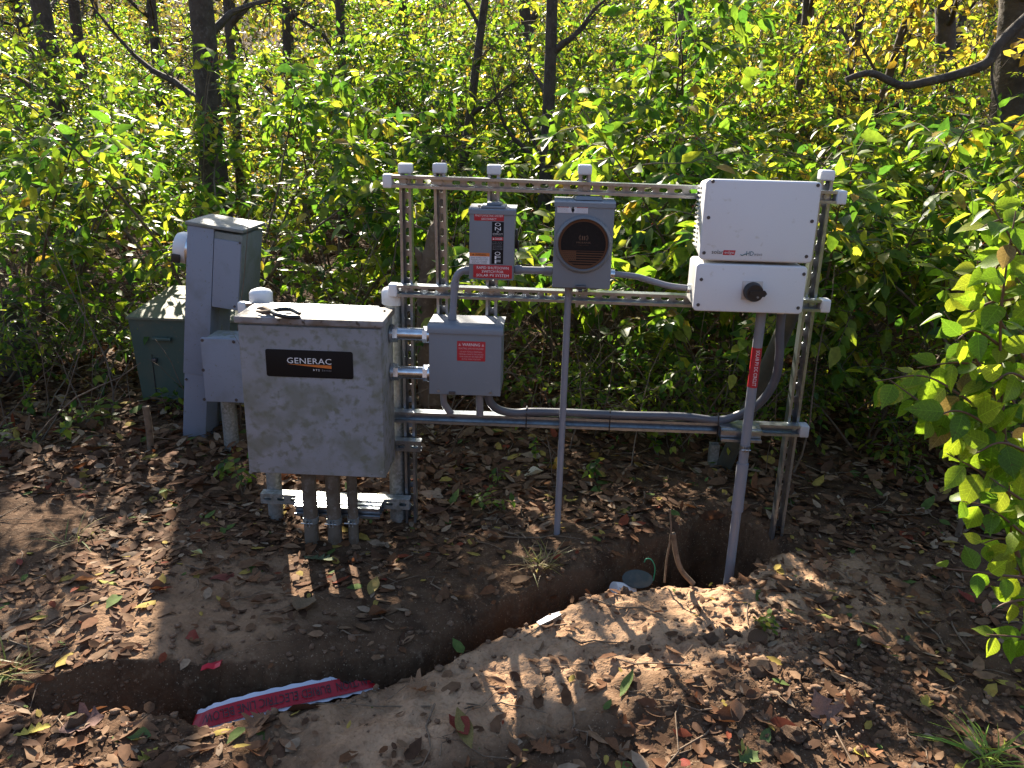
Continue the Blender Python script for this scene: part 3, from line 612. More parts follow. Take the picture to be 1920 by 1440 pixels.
# disconnect to junction box: elbow and drop
zc = P(905, 507, -.07)[2]; xe = P(866, 520, -.05)[0]
yq = -.075
run('conduit_elbow', [(dx0+.004, yq, zc), (dx0-.012, yq, zc), (dx0-.030, yq, zc-.006), (dx0-.043, yq, zc-.020), (dx0-.050, yq, zc-.040), (dx0-.053, yq, zc-.08), (dx0-.060, yq, jz1-.002)], .0125, 'pvc',
    'grey conduit elbow dropping from the disconnect switch to the junction box', [((dx0-.016, yq, zc-.001), (dx0-.001, yq, zc), .0155, 'pvc', 'hub'), ((dx0-.0500, yq, zc-.042), (dx0-.0515, yq, zc-.060), .0148, 'pvc', 'coupling'), ((dx0-.0593, yq, jz1+.020), (dx0-.060, yq, jz1+.001), .0152, 'pvc', 'hub')])
zc = P(1000, 507, -.06)[2]
run('conduit_link', [(dx1-.004, -.06, zc), (dx1+.04, -.06, zc), (mx0-.03, -.06, zc), (mx0+.004, -.06, zc)], .0130, 'pvc', 'short level grey conduit between disconnect switch and meter socket',
    [((dx1, -.06, zc), (dx1+.022, -.06, zc), .0165, 'pvc', 'coupling'), ((mx0-.026, -.06, zc), (mx0, -.06, zc), .0160, 'pvc', 'coupling')])
yq = -.115
fl = [(mx1-.004, -.07, P(1146, 514, -.07)[2]), P(1165, 515, -.075), P(1195, 519, -.09), P(1225, 528, -.10), P(1255, 536, -.11), P(1297, 541, -.12)]
t = run('flexible_conduit', fl, .0105, 'pvc', 'grey flexible conduit sagging from meter socket to the inverter', [((mx1, -.07, fl[0][2]), (mx1+.014, -.07, fl[0][2]-.001), .0165, 'nipple', 'gland'), (P(1288, 540.5, -.119), P(1302, 541.5, -.12), .0160, 'nipple', 'gland')])
# meter socket riser down to the ground
a = P(1066, 545, -.065); b = P(1044, 1000, -.065)
gzz = hz(b[0], -.065)
run('conduit_riser', [(a[0]-.001, -.065, mz0+.004), (a[0], -.065, .8), (b[0]+.002, -.065, .4), (b[0], -.065, gzz-.06)], .0118, 'pvc', 'thin grey conduit running from meter socket straight down to the dirt', [((a[0], -.065, mz0-.02), (a[0], -.065, mz0), .0145, 'pvc', 'hub')])
# labelled DC riser from the inverter into the pit
yd = -.135
a = P(1427, 592, yd); b = P(1366, 1085, yd); xd = a[0]; bot = hz(b[0], yd)
def dcx(z): return a[0]+(b[0]-a[0])*(a[2]-z)/(a[2]-b[2])
def dcp(z): return (dcx(z), yd, z)
zcp1, zcp0 = P(1390, 868, yd)[2], P(1378, 955, yd)[2]
dc = run('conduit_riser', [dcp(lz0+.004), dcp(.6), dcp(.3), dcp(bot-.05)], .0168, 'pvc', 'grey conduit with a red label running from inverter into the pit',
   [(dcp(zcp1), dcp(zcp0), .0208, 'pvc', 'coupling'), (dcp(zcp0+.012), dcp(zcp0-.004), .0218, 'pvc', 'coupling_rim'), (dcp(bot+.04), dcp(bot+.015), .0190, 'pvc', 'collar')])
z1, z0 = P(1420, 651, yd)[2], P(1410, 725, yd)[2]
sl = MB().tube([dcp(z1), dcp(z0)], .0171, 20, False).build('red_label', M['red_label'], dc, 60)
tb = text('SOLAR PV DC CIRCUIT', dcx((z0+z1)/2)+.001, (z0+z1)/2, .0125, (z1-z0)*.90, 0, M['white_ink'], sl, vertical=True)
me = tb.data; off = rootloc(dc)
for v in me.vertices:
    x = v.co.x+off[0]-dcx((z0+z1)/2); z = v.co.z+off[2]; ang = x/.0175
    v.co = (dcx(z)+.0178*math.sin(ang)-off[0], yd-.0178*math.cos(ang)-off[1], v.co.z)
# strut brackets that hold the DC riser off the bottom rail
br = empty('conduit_bracket', (.66, -.09, .44), 'bright strut bracket clamping the red labelled conduit to bottom rail', 'bracket')
zb = .462; x0, x1 = P(1352, 812, -.09)[0], P(1428, 812, -.09)[0]
for k, (yy, dz) in enumerate(((-.0425-.0425, 0), (-.0425-.0640, -.003))):
    strut(MB(), (x0, yy, zb+dz), (x1, yy, zb+dz), depth=.0413 if k == 0 else .021, slots=False).build('bracket_strut', M['galv'], br, 30)
zk = zb-.03; m = MB(); c = dcp(zk); m.loft([circle((c[0], c[1], zk-.009), .019, 'z', 18), circle((c[0], c[1], zk+.009), .019, 'z', 18)])
for s in (-1, 1): m.box(c[0]+s*.006-.001, c[0]+s*.006+.001, yd-.034, yd-.018, zk-.009, zk+.009)
m.build('clamp', M['galv'], br)
MB().tube([(c[0]-.018, yd-.028, zk), (c[0]+.014, yd-.028, zk)], .0028, 8).build('clamp_bolt', M['galv'], br)
# liquid-tight run along the bottom rail
yl = -.030
top = rails[2][0][1]+.0207+.0155
pts = [(P(915, 745, -.09)[0], -.09, jz0+.003), P(918, 752, -.085), P(935, 768, -.06), P(965, 774, -.035), (P(1000, 775, yl)[0], yl, top+.002), (.10, yl, top+.004), (.30, yl, top+.003), (.50, yl, top+.006), P(1345, 788, yl), P(1385, 778, -.04), P(1425, 755, -.075), P(1452, 715, -.10), P(1461, 670, -.12), P(1462, 625, -.125), (P(1464, 592, -.125)[0], -.125, lz0+.003)]
t = run('liquidtight_conduit', pts, .0150, 'flex', 'dark flexible conduit lying along the bottom rail up to the inverter', [((pts[0][0], -.09, jz0+.001), (pts[0][0], -.09, jz0-.02), .019, 'flex', 'gland')], 18, 8)
for px in (987, 1143, 1346):
    xx = P(px, 785, yl)[0]; zt = top+.019; m = MB(); z0 = .459-.024
    m.loft([[(xx+d, a_, b_) for a_, b_ in ((-.048, z0), (-.048, .485), (-.040, zt), (-.02, zt+.002), (.0, .486), (.002, z0))] for d in (-.0022, .0022)], False, False); m.build('cable_tie', M['black'], t)
# short conduits under the junction box
run('conduit_stub', [(P(832, 742, -.06)[0], -.06, jz0+.003), P(832, 752, -.055), P(836, 762, -.045), P(843, 772, -.03), P(850, 779, .0)], .0125, 'pvc', 'pale grey conduit curving away beneath the junction box behind rail')
a = P(899, 760, -.075); run('conduit_stub', [(a[0], -.075, jz0+.003), (a[0], -.07, .53), (a[0], -.058, .50), (a[0], -.055, .485)], .0135, 'pvc', 'short straight conduit stub dropping from junction box to the bottom rail')

# ------------------------------------------------------------------ meter pedestal, small box, transformer
pd = empty('meter_pedestal', (-1.690, .85, 0), 'tilted blue grey meter pedestal with a white glass meter on its side', 'pedestal')
bx0 = -1.745; pf = .77
MB().bbox(bx0, bx0+.112, pf, pf+.26, -.05, 1.03, .003).build('post', M['ped_blue'], pd)
MB().bbox(bx0-.004, bx0+.116, pf-.004, pf+.10, .33, 1.028, .002).build('front_channel', M['ped_blue'], pd)
MB().bbox(bx0+.117, bx0+.245, pf+.002, pf+.27, .675, 1.018, .003).build('upper_box', M['ped_green'], pd)
rpanel(MB(), bx0+.180, .83, .122, .315, .003, pf+.0015, pf-.004, .002).build('box_panel', M['ped_blue'], pd)
m = MB(); prof = [(-.010, -.0), (.258, -.0), (.258, .016), (-.010, .016)]
m.bbox(bx0-.012, bx0+.252, pf-.012, pf+.28, 1.0305, 1.046, .003); m.build('cap', M['ped_green'], pd)
m = MB(); m.loft([circle((bx0-.004-d, pf+.13, .895), q, 'x', 30) for q, d in ((.090, 0), (.090, .02), (.075, .024), (.073, .075), (.066, .095), (.05, .102))]); m.build('meter', M['white_cap'], pd)
MB().loft([circle((bx0-.006-d, pf+.13, .895), .0925, 'x', 30) for d in (.012, .026)], False, False).build('meter_ring', M['nipple'], pd)
MB().bbox(bx0-.10, bx0-.06, pf+.055, pf+.066, .835, .875, .003).build('meter_port', M['black'], pd)
for x, z in ((bx0+.236, .985), (bx0+.225, .69), (bx0+.012, .30)): 
    m = MB(); m.loft([circle((x, pf-.005, z), .006, 'y', 10), circle((x, pf-.008, z), .005, 'y', 10)]); m.build('screw', M['steel_dark'], pd)
pd.rotation_euler = (0, R(7.2), 0)
sb = empty('small_junction_box', (-1.44, .58, .3), 'small pale grey junction box with corner screws left of the big cabinet', 'electrical box')
sf = .55; s0 = P(375, 640, sf); s1 = P(470, 640, sf); zt_, zb_ = P(410, 635, sf)[2], P(410, 754, sf)[2]
MB().bbox(s0[0]+.012, s1[0]-.004, sf+.014, sf+.17, zb_+.004, zt_-.006, .004).build('body', M['old_grey'], sb)
rpanel(MB(), (s0[0]+s1[0])/2, (zt_+zb_)/2, s1[0]-s0[0], zt_-zb_, .006, sf+.0135, sf, .003).build('cover', M['ped_blue'], sb)
for px, py in ((379, 638), (438, 641), (381, 694), (383, 749), (443, 750)): screw(sb, px, py, sf-.0005, .0055)
for px, lab in ((432, 'thick grey pipe rising from leaves under the small junction box'), (452, 'second grey pipe beside the small junction box support')):
    q = G(px, 818); 
    solo(MB().tube([(q[0], .66, -.06), (q[0], .66, zb_+.006 if px == 432 else .42)], .040 if px == 432 else .03, 20), 'support_pipe', M['galv_old'], (q[0], .66, -.06), lab, 'pipe') if False else None
q = P(432, 800, .64); solo(MB().tube([(q[0], .64, -.06), (q[0], .64, zb_+.006)], .034, 20), 'support_pipe', M['galv_old'], (q[0], .64, -.06), 'thick grey pipe rising from the leaves under the small junction box', 'pipe')
q = P(407, 590, .92); solo(MB().tube([(q[0], .92, -.06), (q[0], .92, .66)], .02, 16), 'support_pipe', M['galv_old'], (q[0], .92, -.06), 'thin grey pipe below the upper box of the meter pedestal', 'pipe')

tr = empty('transformer_cabinet', (-1.92, 1.5, 0), 'squat dark green utility cabinet with sloping littered lid', 'utility cabinet')
t0, t1, ty, tz_ = -2.205, -1.60, 1.27, .465
m = MB(); m.loft([[(t0+.03, ty, -.05), (t1-.03, ty, -.05), (t1-.03, ty+.5, -.05), (t0+.03, ty+.5, -.05)], [(t0, ty-.01, tz_), (t1, ty-.01, tz_), (t1, ty+.5, tz_+.05), (t0, ty+.5, tz_+.05)]]); m.build('cabinet', M['utility_green'], tr, 30)
m = MB(); m.loft([[(t0-.008, ty-.022, tz_-.004), (t1+.008, ty-.022, tz_-.004), (t1+.008, ty+.51, tz_+.047), (t0-.008, ty+.51, tz_+.047)], [(t0-.006, ty-.020, tz_+.008), (t1+.006, ty-.020, tz_+.008), (t1+.006, ty+.51, tz_+.06), (t0-.006, ty+.51, tz_+.06)],
    [(t0+.06, ty+.10, tz_+.035), (t1-.06, ty+.10, tz_+.035), (t1-.06, ty+.45, tz_+.085), (t0+.06, ty+.45, tz_+.085)]]); m.build('lid', M['utility_top'], tr, 30)
q = P(305, 635, ty-.012); MB().bbox(q[0]-.05, q[0]+.05, ty-.035, ty-.008, q[2]-.008, q[2]+.010, .004).build('handle', M['utility_green'], tr)
q = P(291, 675, ty-.012); MB().bbox(q[0]-.012, q[0]+.012, ty-.03, ty-.006, q[2]-.014, q[2]+.012, .004).build('lock_lug', M['steel_dark'], tr)
q = P(292, 720, ty); MB().box(q[0]-.001, q[0]+.001, ty-.010, ty+.02, .03, .27).build('seam', M['steel_dark'], tr)

# short cut strut and wood behind the rack
q = G(1344, 873); solo(strut(MB(), (q[0], q[1], -.1), (q[0], q[1], P(1344, 832, q[1])[2]), open_dir=(1, 0, 0), slots=False), 'strut_stub', M['galv_old'], (q[0], q[1], -.1), 'short galvanised strut stub standing in leaves behind bottom rail', 'strut')

#PART2
# ------------------------------------------------------------------ leaves
def leaf_template(stations, fold=.22, droop=.18):
    """stations: (t, halfwidth); returns verts (unit length along +x, normal +z) and faces"""
    v = [(0, 0, 0)]
    for t, w in stations: v += [(t, w, fold*w-droop*t*t), (t, 0, -droop*t*t), (t, -w, fold*w-droop*t*t)]
    v.append((1, 0, -droop)); n = len(stations); f = [(0, 2, 1), (0, 3, 2)]
    for k in range(n-1):
        a = 1+3*k; b = a+3; f += [(a, a+1, b+1, b), (a+1, a+2, b+2, b+1)]
    a = 1+3*(n-1); e = len(v)-1; f += [(a, a+1, e), (a+1, a+2, e)]
    return np.array(v, float), f
T_OVATE = leaf_template([(.22, .25), (.58, .22)])
T_FINE = leaf_template([(.10, .17), (.28, .28), (.52, .27), (.74, .15), (.88, .05)], .20, .16)
T_FLAT = leaf_template([(.20, .20), (.60, .20)], .35, .05)
def leaves_mesh(name, pos, ax, nr, size, col, tmpl, mt, bend=None):
    tv, tf = tmpl; n = len(pos)
    ax = ax/np.linalg.norm(ax, axis=1)[:, None]; nr = nr-ax*np.sum(nr*ax, 1)[:, None]; nr /= np.linalg.norm(nr, axis=1)[:, None]+1e-9
    bi = np.cross(nr, ax)
    t = np.repeat(tv[None], n, 0)
    if bend is not None: t[:, :, 2] = t[:, :, 2]*bend[:, None]
    v = pos[:, None]+size[:, None, None]*(t[:, :, 0:1]*ax[:, None]+t[:, :, 1:2]*bi[:, None]+t[:, :, 2:3]*nr[:, None])
    m = len(tv); loops = np.concatenate([np.array(f) for f in tf]); sizes = np.array([len(f) for f in tf])
    L = (np.arange(n)[:, None]*m+loops[None]).ravel(); S = np.tile(sizes, n)
    me = np_mesh(name, v.reshape(-1, 3), L, S)
    a = me.color_attributes.new('col', 'FLOAT_COLOR', 'POINT'); c = np.ones((n, m, 4), dtype=np.float32); c[:, :, :3] = col[:, None]
    a.data.foreach_set('color', c.ravel()); me.materials.append(mt)
    me.polygons.foreach_set('use_smooth', np.ones(len(S), dtype=bool)); me.update(); return me
PAL = {'green': np.array([(.042, .098, .020), (.068, .138, .022), (.105, .175, .026), (.145, .20, .030)]),
       'lime': np.array([(.105, .175, .020), (.155, .22, .024), (.21, .25, .028), (.28, .28, .040)]),
       'yellow': np.array([(.18, .21, .035), (.34, .29, .045), (.42, .31, .05), (.38, .23, .05)]),
       'gold': np.array([(.36, .27, .06), (.42, .29, .06), (.34, .20, .05), (.25, .21, .06)]),
       'dull': np.array([(.10, .075, .04), (.14, .11, .045), (.19, .15, .05), (.085, .06, .04)]),
       'dry': np.array([(.115, .060, .033), (.165, .092, .052), (.215, .130, .076), (.080, .043, .026), (.15, .070, .035)])}
def palette(r, n, weights):
    names = list(weights); w = np.array([weights[k] for k in names]); w = w/w.sum(); c = np.zeros((n, 3)); ch = r.choice(len(names), n, p=w)
    for k, nm in enumerate(names):
        s = ch == k; q = PAL[nm]; c[s] = q[r.integers(0, len(q), s.sum())]
    return c*r.uniform(.8, 1.2, (n, 1))
def unit(v): return v/(np.linalg.norm(v)+1e-9)

def tubes_mesh(name, segs, mt, n=5):
    """segs: list of (pts, radii)"""
    V, L, S, b = [], [], [], 0
    for pts, rad in segs:
        p = np.array(pts); m = len(p); t = np.gradient(p, axis=0); t /= np.linalg.norm(t, axis=1)[:, None]+1e-9
        ref = np.where(np.abs(t[:, 2:3]) < .9, np.array([[0, 0, 1.]]), np.array([[1., 0, 0]])); ref = np.repeat(ref[:1], m, 0)
        u = np.cross(t, ref); u /= np.linalg.norm(u, axis=1)[:, None]+1e-9; w = np.cross(t, u)
        a = np.arange(n)*2*math.pi/n; r = np.array(rad)[:, None, None]
        v = p[:, None]+r*(np.cos(a)[None, :, None]*u[:, None]+np.sin(a)[None, :, None]*w[:, None])
        V.append(v.reshape(-1, 3)); i = np.arange(m-1)[:, None]*n; k = np.arange(n)[None]; k2 = (k+1) % n
        q = np.stack([i+k, i+k2, i+n+k2, i+n+k], -1).reshape(-1)+b; L.append(q); S.append(np.full((m-1)*n, 4)); b += m*n
    me = np_mesh(name, np.concatenate(V), np.concatenate(L), np.concatenate(S)); me.materials.append(mt)
    me.polygons.foreach_set('use_smooth', np.ones(len(me.polygons), dtype=bool)); return me

def grow_shrub(seed, H=2.2, nst=8, reach=.55, weights=None, lsize=.080, low=.45, gap=.054, berries=90, twig_n=(2, 3), sparse=1.0):
    r = np.random.default_rng(seed); segs = []; pos, ax, nr = [], [], []; bpos = []
    def leafy(p, d, start):
        # opposite leaf pairs along a twig
        acc = start; k = 0
        for i in range(len(p)-1):
            L = np.linalg.norm(p[i+1]-p[i]); t = unit(p[i+1]-p[i])
            while acc < L:
                q = p[i]+t*acc; side = unit(np.cross(t, np.array([0, 0, 1.]))+.15*r.normal(size=3))
                if k % 2 and r.random() < .35: side = unit(np.cross(side, t)+.3*side)
                for s in (-1, 1):
                    if r.random() < .88*sparse:
                        a = unit(s*side*.85+t*.55+np.array([0, 0, -.25])+.28*r.normal(size=3))
                        pos.append(q+a*.006); ax.append(a); nr.append(unit(np.array([0, 0, 1.])+.45*r.normal(size=3)))
                if r.random() < .10: bpos.append(q+np.array([0, 0, .008]))
                acc += gap*r.uniform(.75, 1.3); k += 1
            acc -= L
        pos.append(p[-1]); ax.append(unit(p[-1]-p[-2]+np.array([0, 0, -.01]))); nr.append(unit(np.array([0, 0, 1.])+.3*r.normal(size=3)))
    def walk(p, d, L, n, bend, jit):
        out = [p]; st = L/n
        for k in range(n): d = unit(d+bend/n+jit*r.normal(size=3)); out.append(out[-1]+d*st)
        return np.array(out)
    for s in range(nst):
        a = 2*math.pi*(s+r.random()*.8)/nst; out = np.array([math.cos(a), math.sin(a), 0]); L = H*r.uniform(.72, 1.12)
        p = walk(out*r.uniform(.02, .12), unit(np.array([0, 0, 1.])+out*reach*r.uniform(.25, .8)), L, 11, out*reach*r.uniform(.4, 1.3)+np.array([0, 0, -.25]), .06)
        r0 = r.uniform(.008, .016); segs.append((p, np.linspace(r0, .003, len(p))))
        for i in range(2, len(p)):
            hrel = p[i][2]/H
            if hrel < low*r.uniform(.6, 1.4): continue
            for q in range(r.integers(twig_n[0], twig_n[1]+1)):
                b = r.uniform(0, 2*math.pi); o2 = np.array([math.cos(b), math.sin(b), 0])
                d = unit(o2+out*.35+np.array([0, 0, r.uniform(.0, .8)])); tl = r.uniform(.22, .62)*(1.15-.35*hrel)
                tp = walk(p[i]-(p[i]-p[i-1])*r.random(), d, tl, 6, np.array([0, 0, -.55]), .07)
                segs.append((tp, np.linspace(.0035, .0012, len(tp)))); leafy(tp, d, r.uniform(.02, .07))
                for w in range(r.integers(1, 4)):
                    j = r.integers(1, len(tp)-1); dd = unit((tp[j+1]-tp[j])*8+unit(r.normal(size=3))*.9)
                    sp = walk(tp[j], dd, r.uniform(.10, .26), 4, np.array([0, 0, -.35]), .06)
                    segs.append((sp, np.linspace(.0018, .0009, len(sp)))); leafy(sp, dd, .02)
    pos = np.array(pos); n = len(pos); h = pos[:, 2]/H
    col = palette(r, n, weights or {'green': .62, 'lime': .32, 'yellow': .06})
    size = lsize*r.uniform(.62, 1.25, n)
    lm = leaves_mesh('foliage', pos, np.array(ax), np.array(nr), size, col, T_OVATE, M['leaf'])
    sm = tubes_mesh('stems', segs, M['stem'])
    bm_ = None
    if berries and bpos:
        bp = np.array(bpos); bp = bp[r.permutation(len(bp))[:berries]]; V, F = [], []
        oc = np.array([(1,0,0),(-1,0,0),(0,1,0),(0,-1,0),(0,0,1),(0,0,-1)])*.0042; of = [(0,2,4),(2,1,4),(1,3,4),(3,0,4),(2,0,5),(1,2,5),(3,1,5),(0,3,5)]
        for k, c in enumerate(np.repeat(bp, 2, 0)+r.normal(size=(2*len(bp), 3))*.004): V += (oc+c).tolist(); F += [tuple(6*k+i for i in f) for f in of]
        bm_ = bpy.data.meshes.new('berries'); bm_.from_pydata(V, [], F); bm_.materials.append(M['berry']); bm_.polygons.foreach_set('use_smooth', np.ones(len(F), dtype=bool))
    return sm, lm, bm_
def plant(name, meshes, x, y, scale, rot, label, cat, group, z=None, tilt=0, sz=1.0):
    e = empty(name, (x, y, (hz(x, y) if z is None else z)-.03), label, cat, group)
    e.scale = (scale, scale, scale*sz); e.rotation_euler = (tilt, 0, rot)
    for nm, me in zip(('stems', 'foliage', 'berries'), meshes):
        if me:
            o = mesh_obj(nm, me, e)
            if nm != 'stems': o['kind'] = 'stuff'
    return e

SH = {}
SH['a'] = grow_shrub(11, 2.2, 7, .55, lsize=.084, sparse=.72, twig_n=(1, 3))
SH['b'] = grow_shrub(12, 2.2, 6, .70, {'green': .5, 'lime': .42, 'yellow': .08}, lsize=.082, sparse=.70, twig_n=(1, 3))
SH['c'] = grow_shrub(13, 2.0, 7, .60, {'green': .36, 'lime': .54, 'yellow': .10}, lsize=.078, low=.34, sparse=.74, twig_n=(1, 3))
SH['d'] = grow_shrub(14, 2.3, 6, .50, {'green': .70, 'lime': .28, 'yellow': .02}, .092, sparse=.72, twig_n=(1, 3))
SH['n'] = grow_shrub(18, 1.75, 6, .60, {'green': .58, 'lime': .36, 'yellow': .06}, .100, low=.48, gap=.058, sparse=.72, twig_n=(1, 3))
SH['m'] = grow_shrub(19, 1.75, 6, .75, {'green': .34, 'lime': .58, 'yellow': .08}, .092, low=.40, gap=.058, sparse=.72, twig_n=(1, 3))
SH['y'] = grow_shrub(15, 2.2, 7, .6, {'lime': .45, 'yellow': .40, 'gold': .15}, .080, berries=0, sparse=.7, twig_n=(1, 3))
SH['s'] = grow_shrub(16, 1.1, 5, .8, {'green': .5, 'lime': .5}, .066, low=.26, gap=.056, berries=0, twig_n=(1, 2), sparse=.55)
SH['f'] = grow_shrub(21, 3.5, 10, .45, {'green': .48, 'lime': .42, 'yellow': .10}, .072, low=.15, gap=.060, berries=0, sparse=.8, twig_n=(3, 4))
SH['g'] = grow_shrub(22, 3.3, 10, .50, {'green': .15, 'lime': .42, 'yellow': .25, 'dull': .18}, .070, low=.15, gap=.060, berries=0, sparse=.75, twig_n=(3, 4))
SH['w'] = grow_shrub(17, 2.2, 9, .6, {'yellow': .3, 'lime': .3, 'dry': .4}, .065, berries=0, sparse=.4)

GT = 'honeysuckle shrubs of the thicket behind the rack'
LT = {'f': 'tall fine leaved green shrub in the wood beyond the thicket', 'g': 'tall fine leaved yellowish shrub in the wood beyond the thicket', 'n': 'green large leaved honeysuckle shrub at the near edge of the thicket', 'm': 'lime large leaved honeysuckle shrub at the near edge of the thicket', 'a': 'dense green berried honeysuckle shrub in the thicket behind the rack', 'b': 'spreading green and lime honeysuckle shrub in the thicket', 'c': 'lime green honeysuckle shrub leafy almost to the ground in the thicket',
      'd': 'tall dark green honeysuckle shrub in the thicket', 'y': 'yellow leaved shrub standing among the green thicket', 's': 'small low leafy shrub at the foot of the thicket', 'w': 'thin leaved twiggy shrub with yellow and brown leaves in the wood'}
GR = {k: LT[k].split(' in ')[0].split(' standing')[0]+'s' for k in LT}
rs = random.Random(5)
def put(k, x, y, s, sz=1.0, label=None):
    return plant('honeysuckle_shrub' if k in 'abcdnm' else 'leafy_shrub', SH[k], x, y, s, rs.uniform(0, 6.28), label or LT[k], 'shrub', None if label else GR.get(k, LT[k]), tilt=rs.uniform(-.06, .06), sz=sz)
# the near edge of the thicket, left to right
for k, x, y, s, lab in [('d', -2.10, 2.2, 1.0, 'tall green honeysuckle shrub rising directly behind the tilted meter pedestal'), ('m', -3.15, 2.0, .95, 'leafy lime shrub behind and left of the dark green cabinet'), ('b', -2.75, 3.1, .92, 'spreading shrub behind the dark green cabinet'),
        ('d', -3.9, 3.0, .85, 'dark green shrub at the left edge of the thicket'), ('m', -1.35, 2.3, .80, 'lime shrub between the meter pedestal and the rack'), ('n', -.55, 2.2, .92, 'berried green shrub behind the first rack posts'),
        ('n', .15, 2.0, .98, 'dark green shrub behind the disconnect switch'), ('n', .95, 1.5, .80, 'green shrub right behind the meter socket'), ('m', 1.05, 2.0, 1.05, 'lime shrub behind the rail between meter socket and inverter'), ('n', 1.40, 1.45, .95, 'berried green shrub behind the inverter'),
        ('m', 1.95, 1.55, 1.02, 'bright lime shrub right of the inverter'), ('m', 2.35, 1.15, .95, 'bright lime and green shrub above the fallen limb'), ('m', 2.75, 2.1, 1.05, 'lime shrub below the curved dark branch'), ('d', 1.75, 2.9, .95, 'dark green shrub farther behind the inverter'), ('y', 2.35, 3.4, .86, 'yellow shrub behind the curved dark branch'), ('n', 3.3, 2.4, 1.0, 'green shrub at the right edge of the thicket')]:
    put(k, x, y, s, label=lab)
for k, x, y, s in [('a', -4.5, 4.0, .95), ('b', -3.3, 4.3, .95), ('d', -1.7, 3.7, 1.0), ('a', -.6, 4.2, 1.1), ('c', .15, 3.2, 1.0), ('b', .8, 3.7, 1.15), ('d', 1.4, 4.3, 1.2), ('c', 2.3, 4.4, 1.0), ('b', 3.2, 4.0, .95), ('a', 4.1, 3.8, .95),
                   ('f', -5.2, 5.6, .68), ('f', -3.9, 5.6, .66), ('g', -2.9, 5.8, .66), ('f', -1.5, 5.6, .82), ('f', -.3, 5.9, .88), ('g', .9, 5.7, .90), ('f', 2.1, 5.9, .84), ('g', 3.2, 5.7, .70), ('g', 4.3, 5.3, .66), ('f', 5.4, 5.4, .66)]:
    put(k, x, y, s)
for k in range(34):     # farther rows
    y = rs.uniform(7, 13); x = rs.uniform(-.75, .72)*(y+3.2); put(rs.choice('fgfgw'), x, y, rs.uniform(.75, 1.10))
for x, y, s, lab in [(.55, 1.15, .62, 'small sparse leafy shrub behind the thin meter conduit'), (1.62, 1.05, .62, 'small sparse leafy shrub behind the right end post'), (1.2, 1.4, .7, 'small leafy shrub below the inverter in the background'), (2.05, .9, .7, 'small leafy shrub behind the foreground branch'), (-2.75, 1.7, .7, 'small leafy shrub left of the dark green cabinet'), (-3.1, 1.35, .6, 'small low shrub beside the rotten stump'), (-1.05, 1.6, .5, 'small leafy shrub right of the meter pedestal'), (.95, .98, .55, 'small leafy shrub behind the bottom rail near the strut stub'), (.05, 1.35, .62, 'small leafy shrub behind the red labelled junction box'), (-2.45, 1.95, .8, 'small leafy shrub behind the dark green cabinet lid'), (1.95, 1.45, .75, 'low leafy shrub under the bright lime shrub')]: put('s', x, y, s, label=lab)

# ------------------------------------------------------------------ trees
def tree_meshes(seed, H, r0, weights, crown0, nleaf_gap=.11, lsize=.085, lean=0., spread=1.6, nbr=16, leafy=True):
    r = np.random.default_rng(seed); p = [np.zeros(3)]; d = unit(np.array([lean, .0, 1.])); n = 16
    for k in range(n): d = unit(d+.035*r.normal(size=3)+np.array([0, 0, .04])); p.append(p[-1]+d*H/n)
    p = np.array(p); trunk = [(p, np.concatenate([[r0*1.35, r0*1.08], np.linspace(r0, r0*.25, n-1)]))]; limbs = []; pos, ax, nr = [], [], []
    for k in range(nbr):
        f = crown0+(1-crown0)*(k+r.random())/nbr; i = min(int(f*n), n-1); b = r.uniform(0, 6.28)
        d = unit(np.array([math.cos(b), math.sin(b), r.uniform(.1, .9)])); L = spread*r.uniform(.5, 1.1)*(1.15-.6*f); q = [p[i]]
        for j in range(7): d = unit(d+.16*r.normal(size=3)+np.array([0, 0, .03])); q.append(q[-1]+d*L/7)
        q = np.array(q); limbs.append((q, np.linspace(r0*.32, .006, 8)))
        for j in range(2, 8):
            for w in range(3):
                d2 = unit(unit(r.normal(size=3))+unit(q[min(j, 7)]-q[j-1])*.8+np.array([0, 0, -.1])); t = [q[j]]
                for z in range(4): d2 = unit(d2+.2*r.normal(size=3)+np.array([0, 0, -.06])); t.append(t[-1]+d2*L*.09)
                limbs.append((np.array(t), np.linspace(.006, .002, 5)))
                if leafy:
                    for z in range(1, 5):
                        for e in range(r.integers(1, 4)):
                            pos.append(t[z]+r.normal(size=3)*.035); ax.append(unit(r.normal(size=3)+np.array([0, 0, -.5]))); nr.append(unit(np.array([0, 0, 1.])+.7*r.normal(size=3)))
    tm = tubes_mesh('trunk', trunk, M['bark'], 12); lm = tubes_mesh('limbs', limbs, M['bark'], 5); fm = None
    if pos:
        m = len(pos); fm = leaves_mesh('crown', np.array(pos), np.array(ax), np.array(nr), lsize*r.uniform(.6, 1.25, m), palette(r, m, weights), T_OVATE, M['leaf'])
    return tm, lm, fm
TR = {'yel': tree_meshes(31, 7.5, .10, {'yellow': .5, 'gold': .35, 'lime': .15}, .22), 'grn': tree_meshes(32, 8.0, .12, {'green': .3, 'lime': .5, 'yellow': .2}, .42),
      'sap': tree_meshes(33, 5.0, .045, {'gold': .5, 'yellow': .4, 'lime': .1}, .15, spread=1.3, nbr=14), 'bare': tree_meshes(34, 8.5, .13, {'dry': 1}, .18, spread=1.7, nbr=18, leafy=False)}
def tree(kind, x, y, s, rot, label, group=None, name='woodland_tree', fat=1.0, tilt=(0, 0)):
    e = empty(name, (x, y, hz(x, y)-.05), label, 'tree', group); e.scale = (s*fat, s*fat, s); e.rotation_euler = (tilt[0], tilt[1], rot)
    for nm, me in zip(('trunk', 'limbs', 'crown'), TR[kind]):
        if me:
            o = mesh_obj(nm, me, e)
            if nm == 'crown': o['kind'] = 'stuff'
    return e
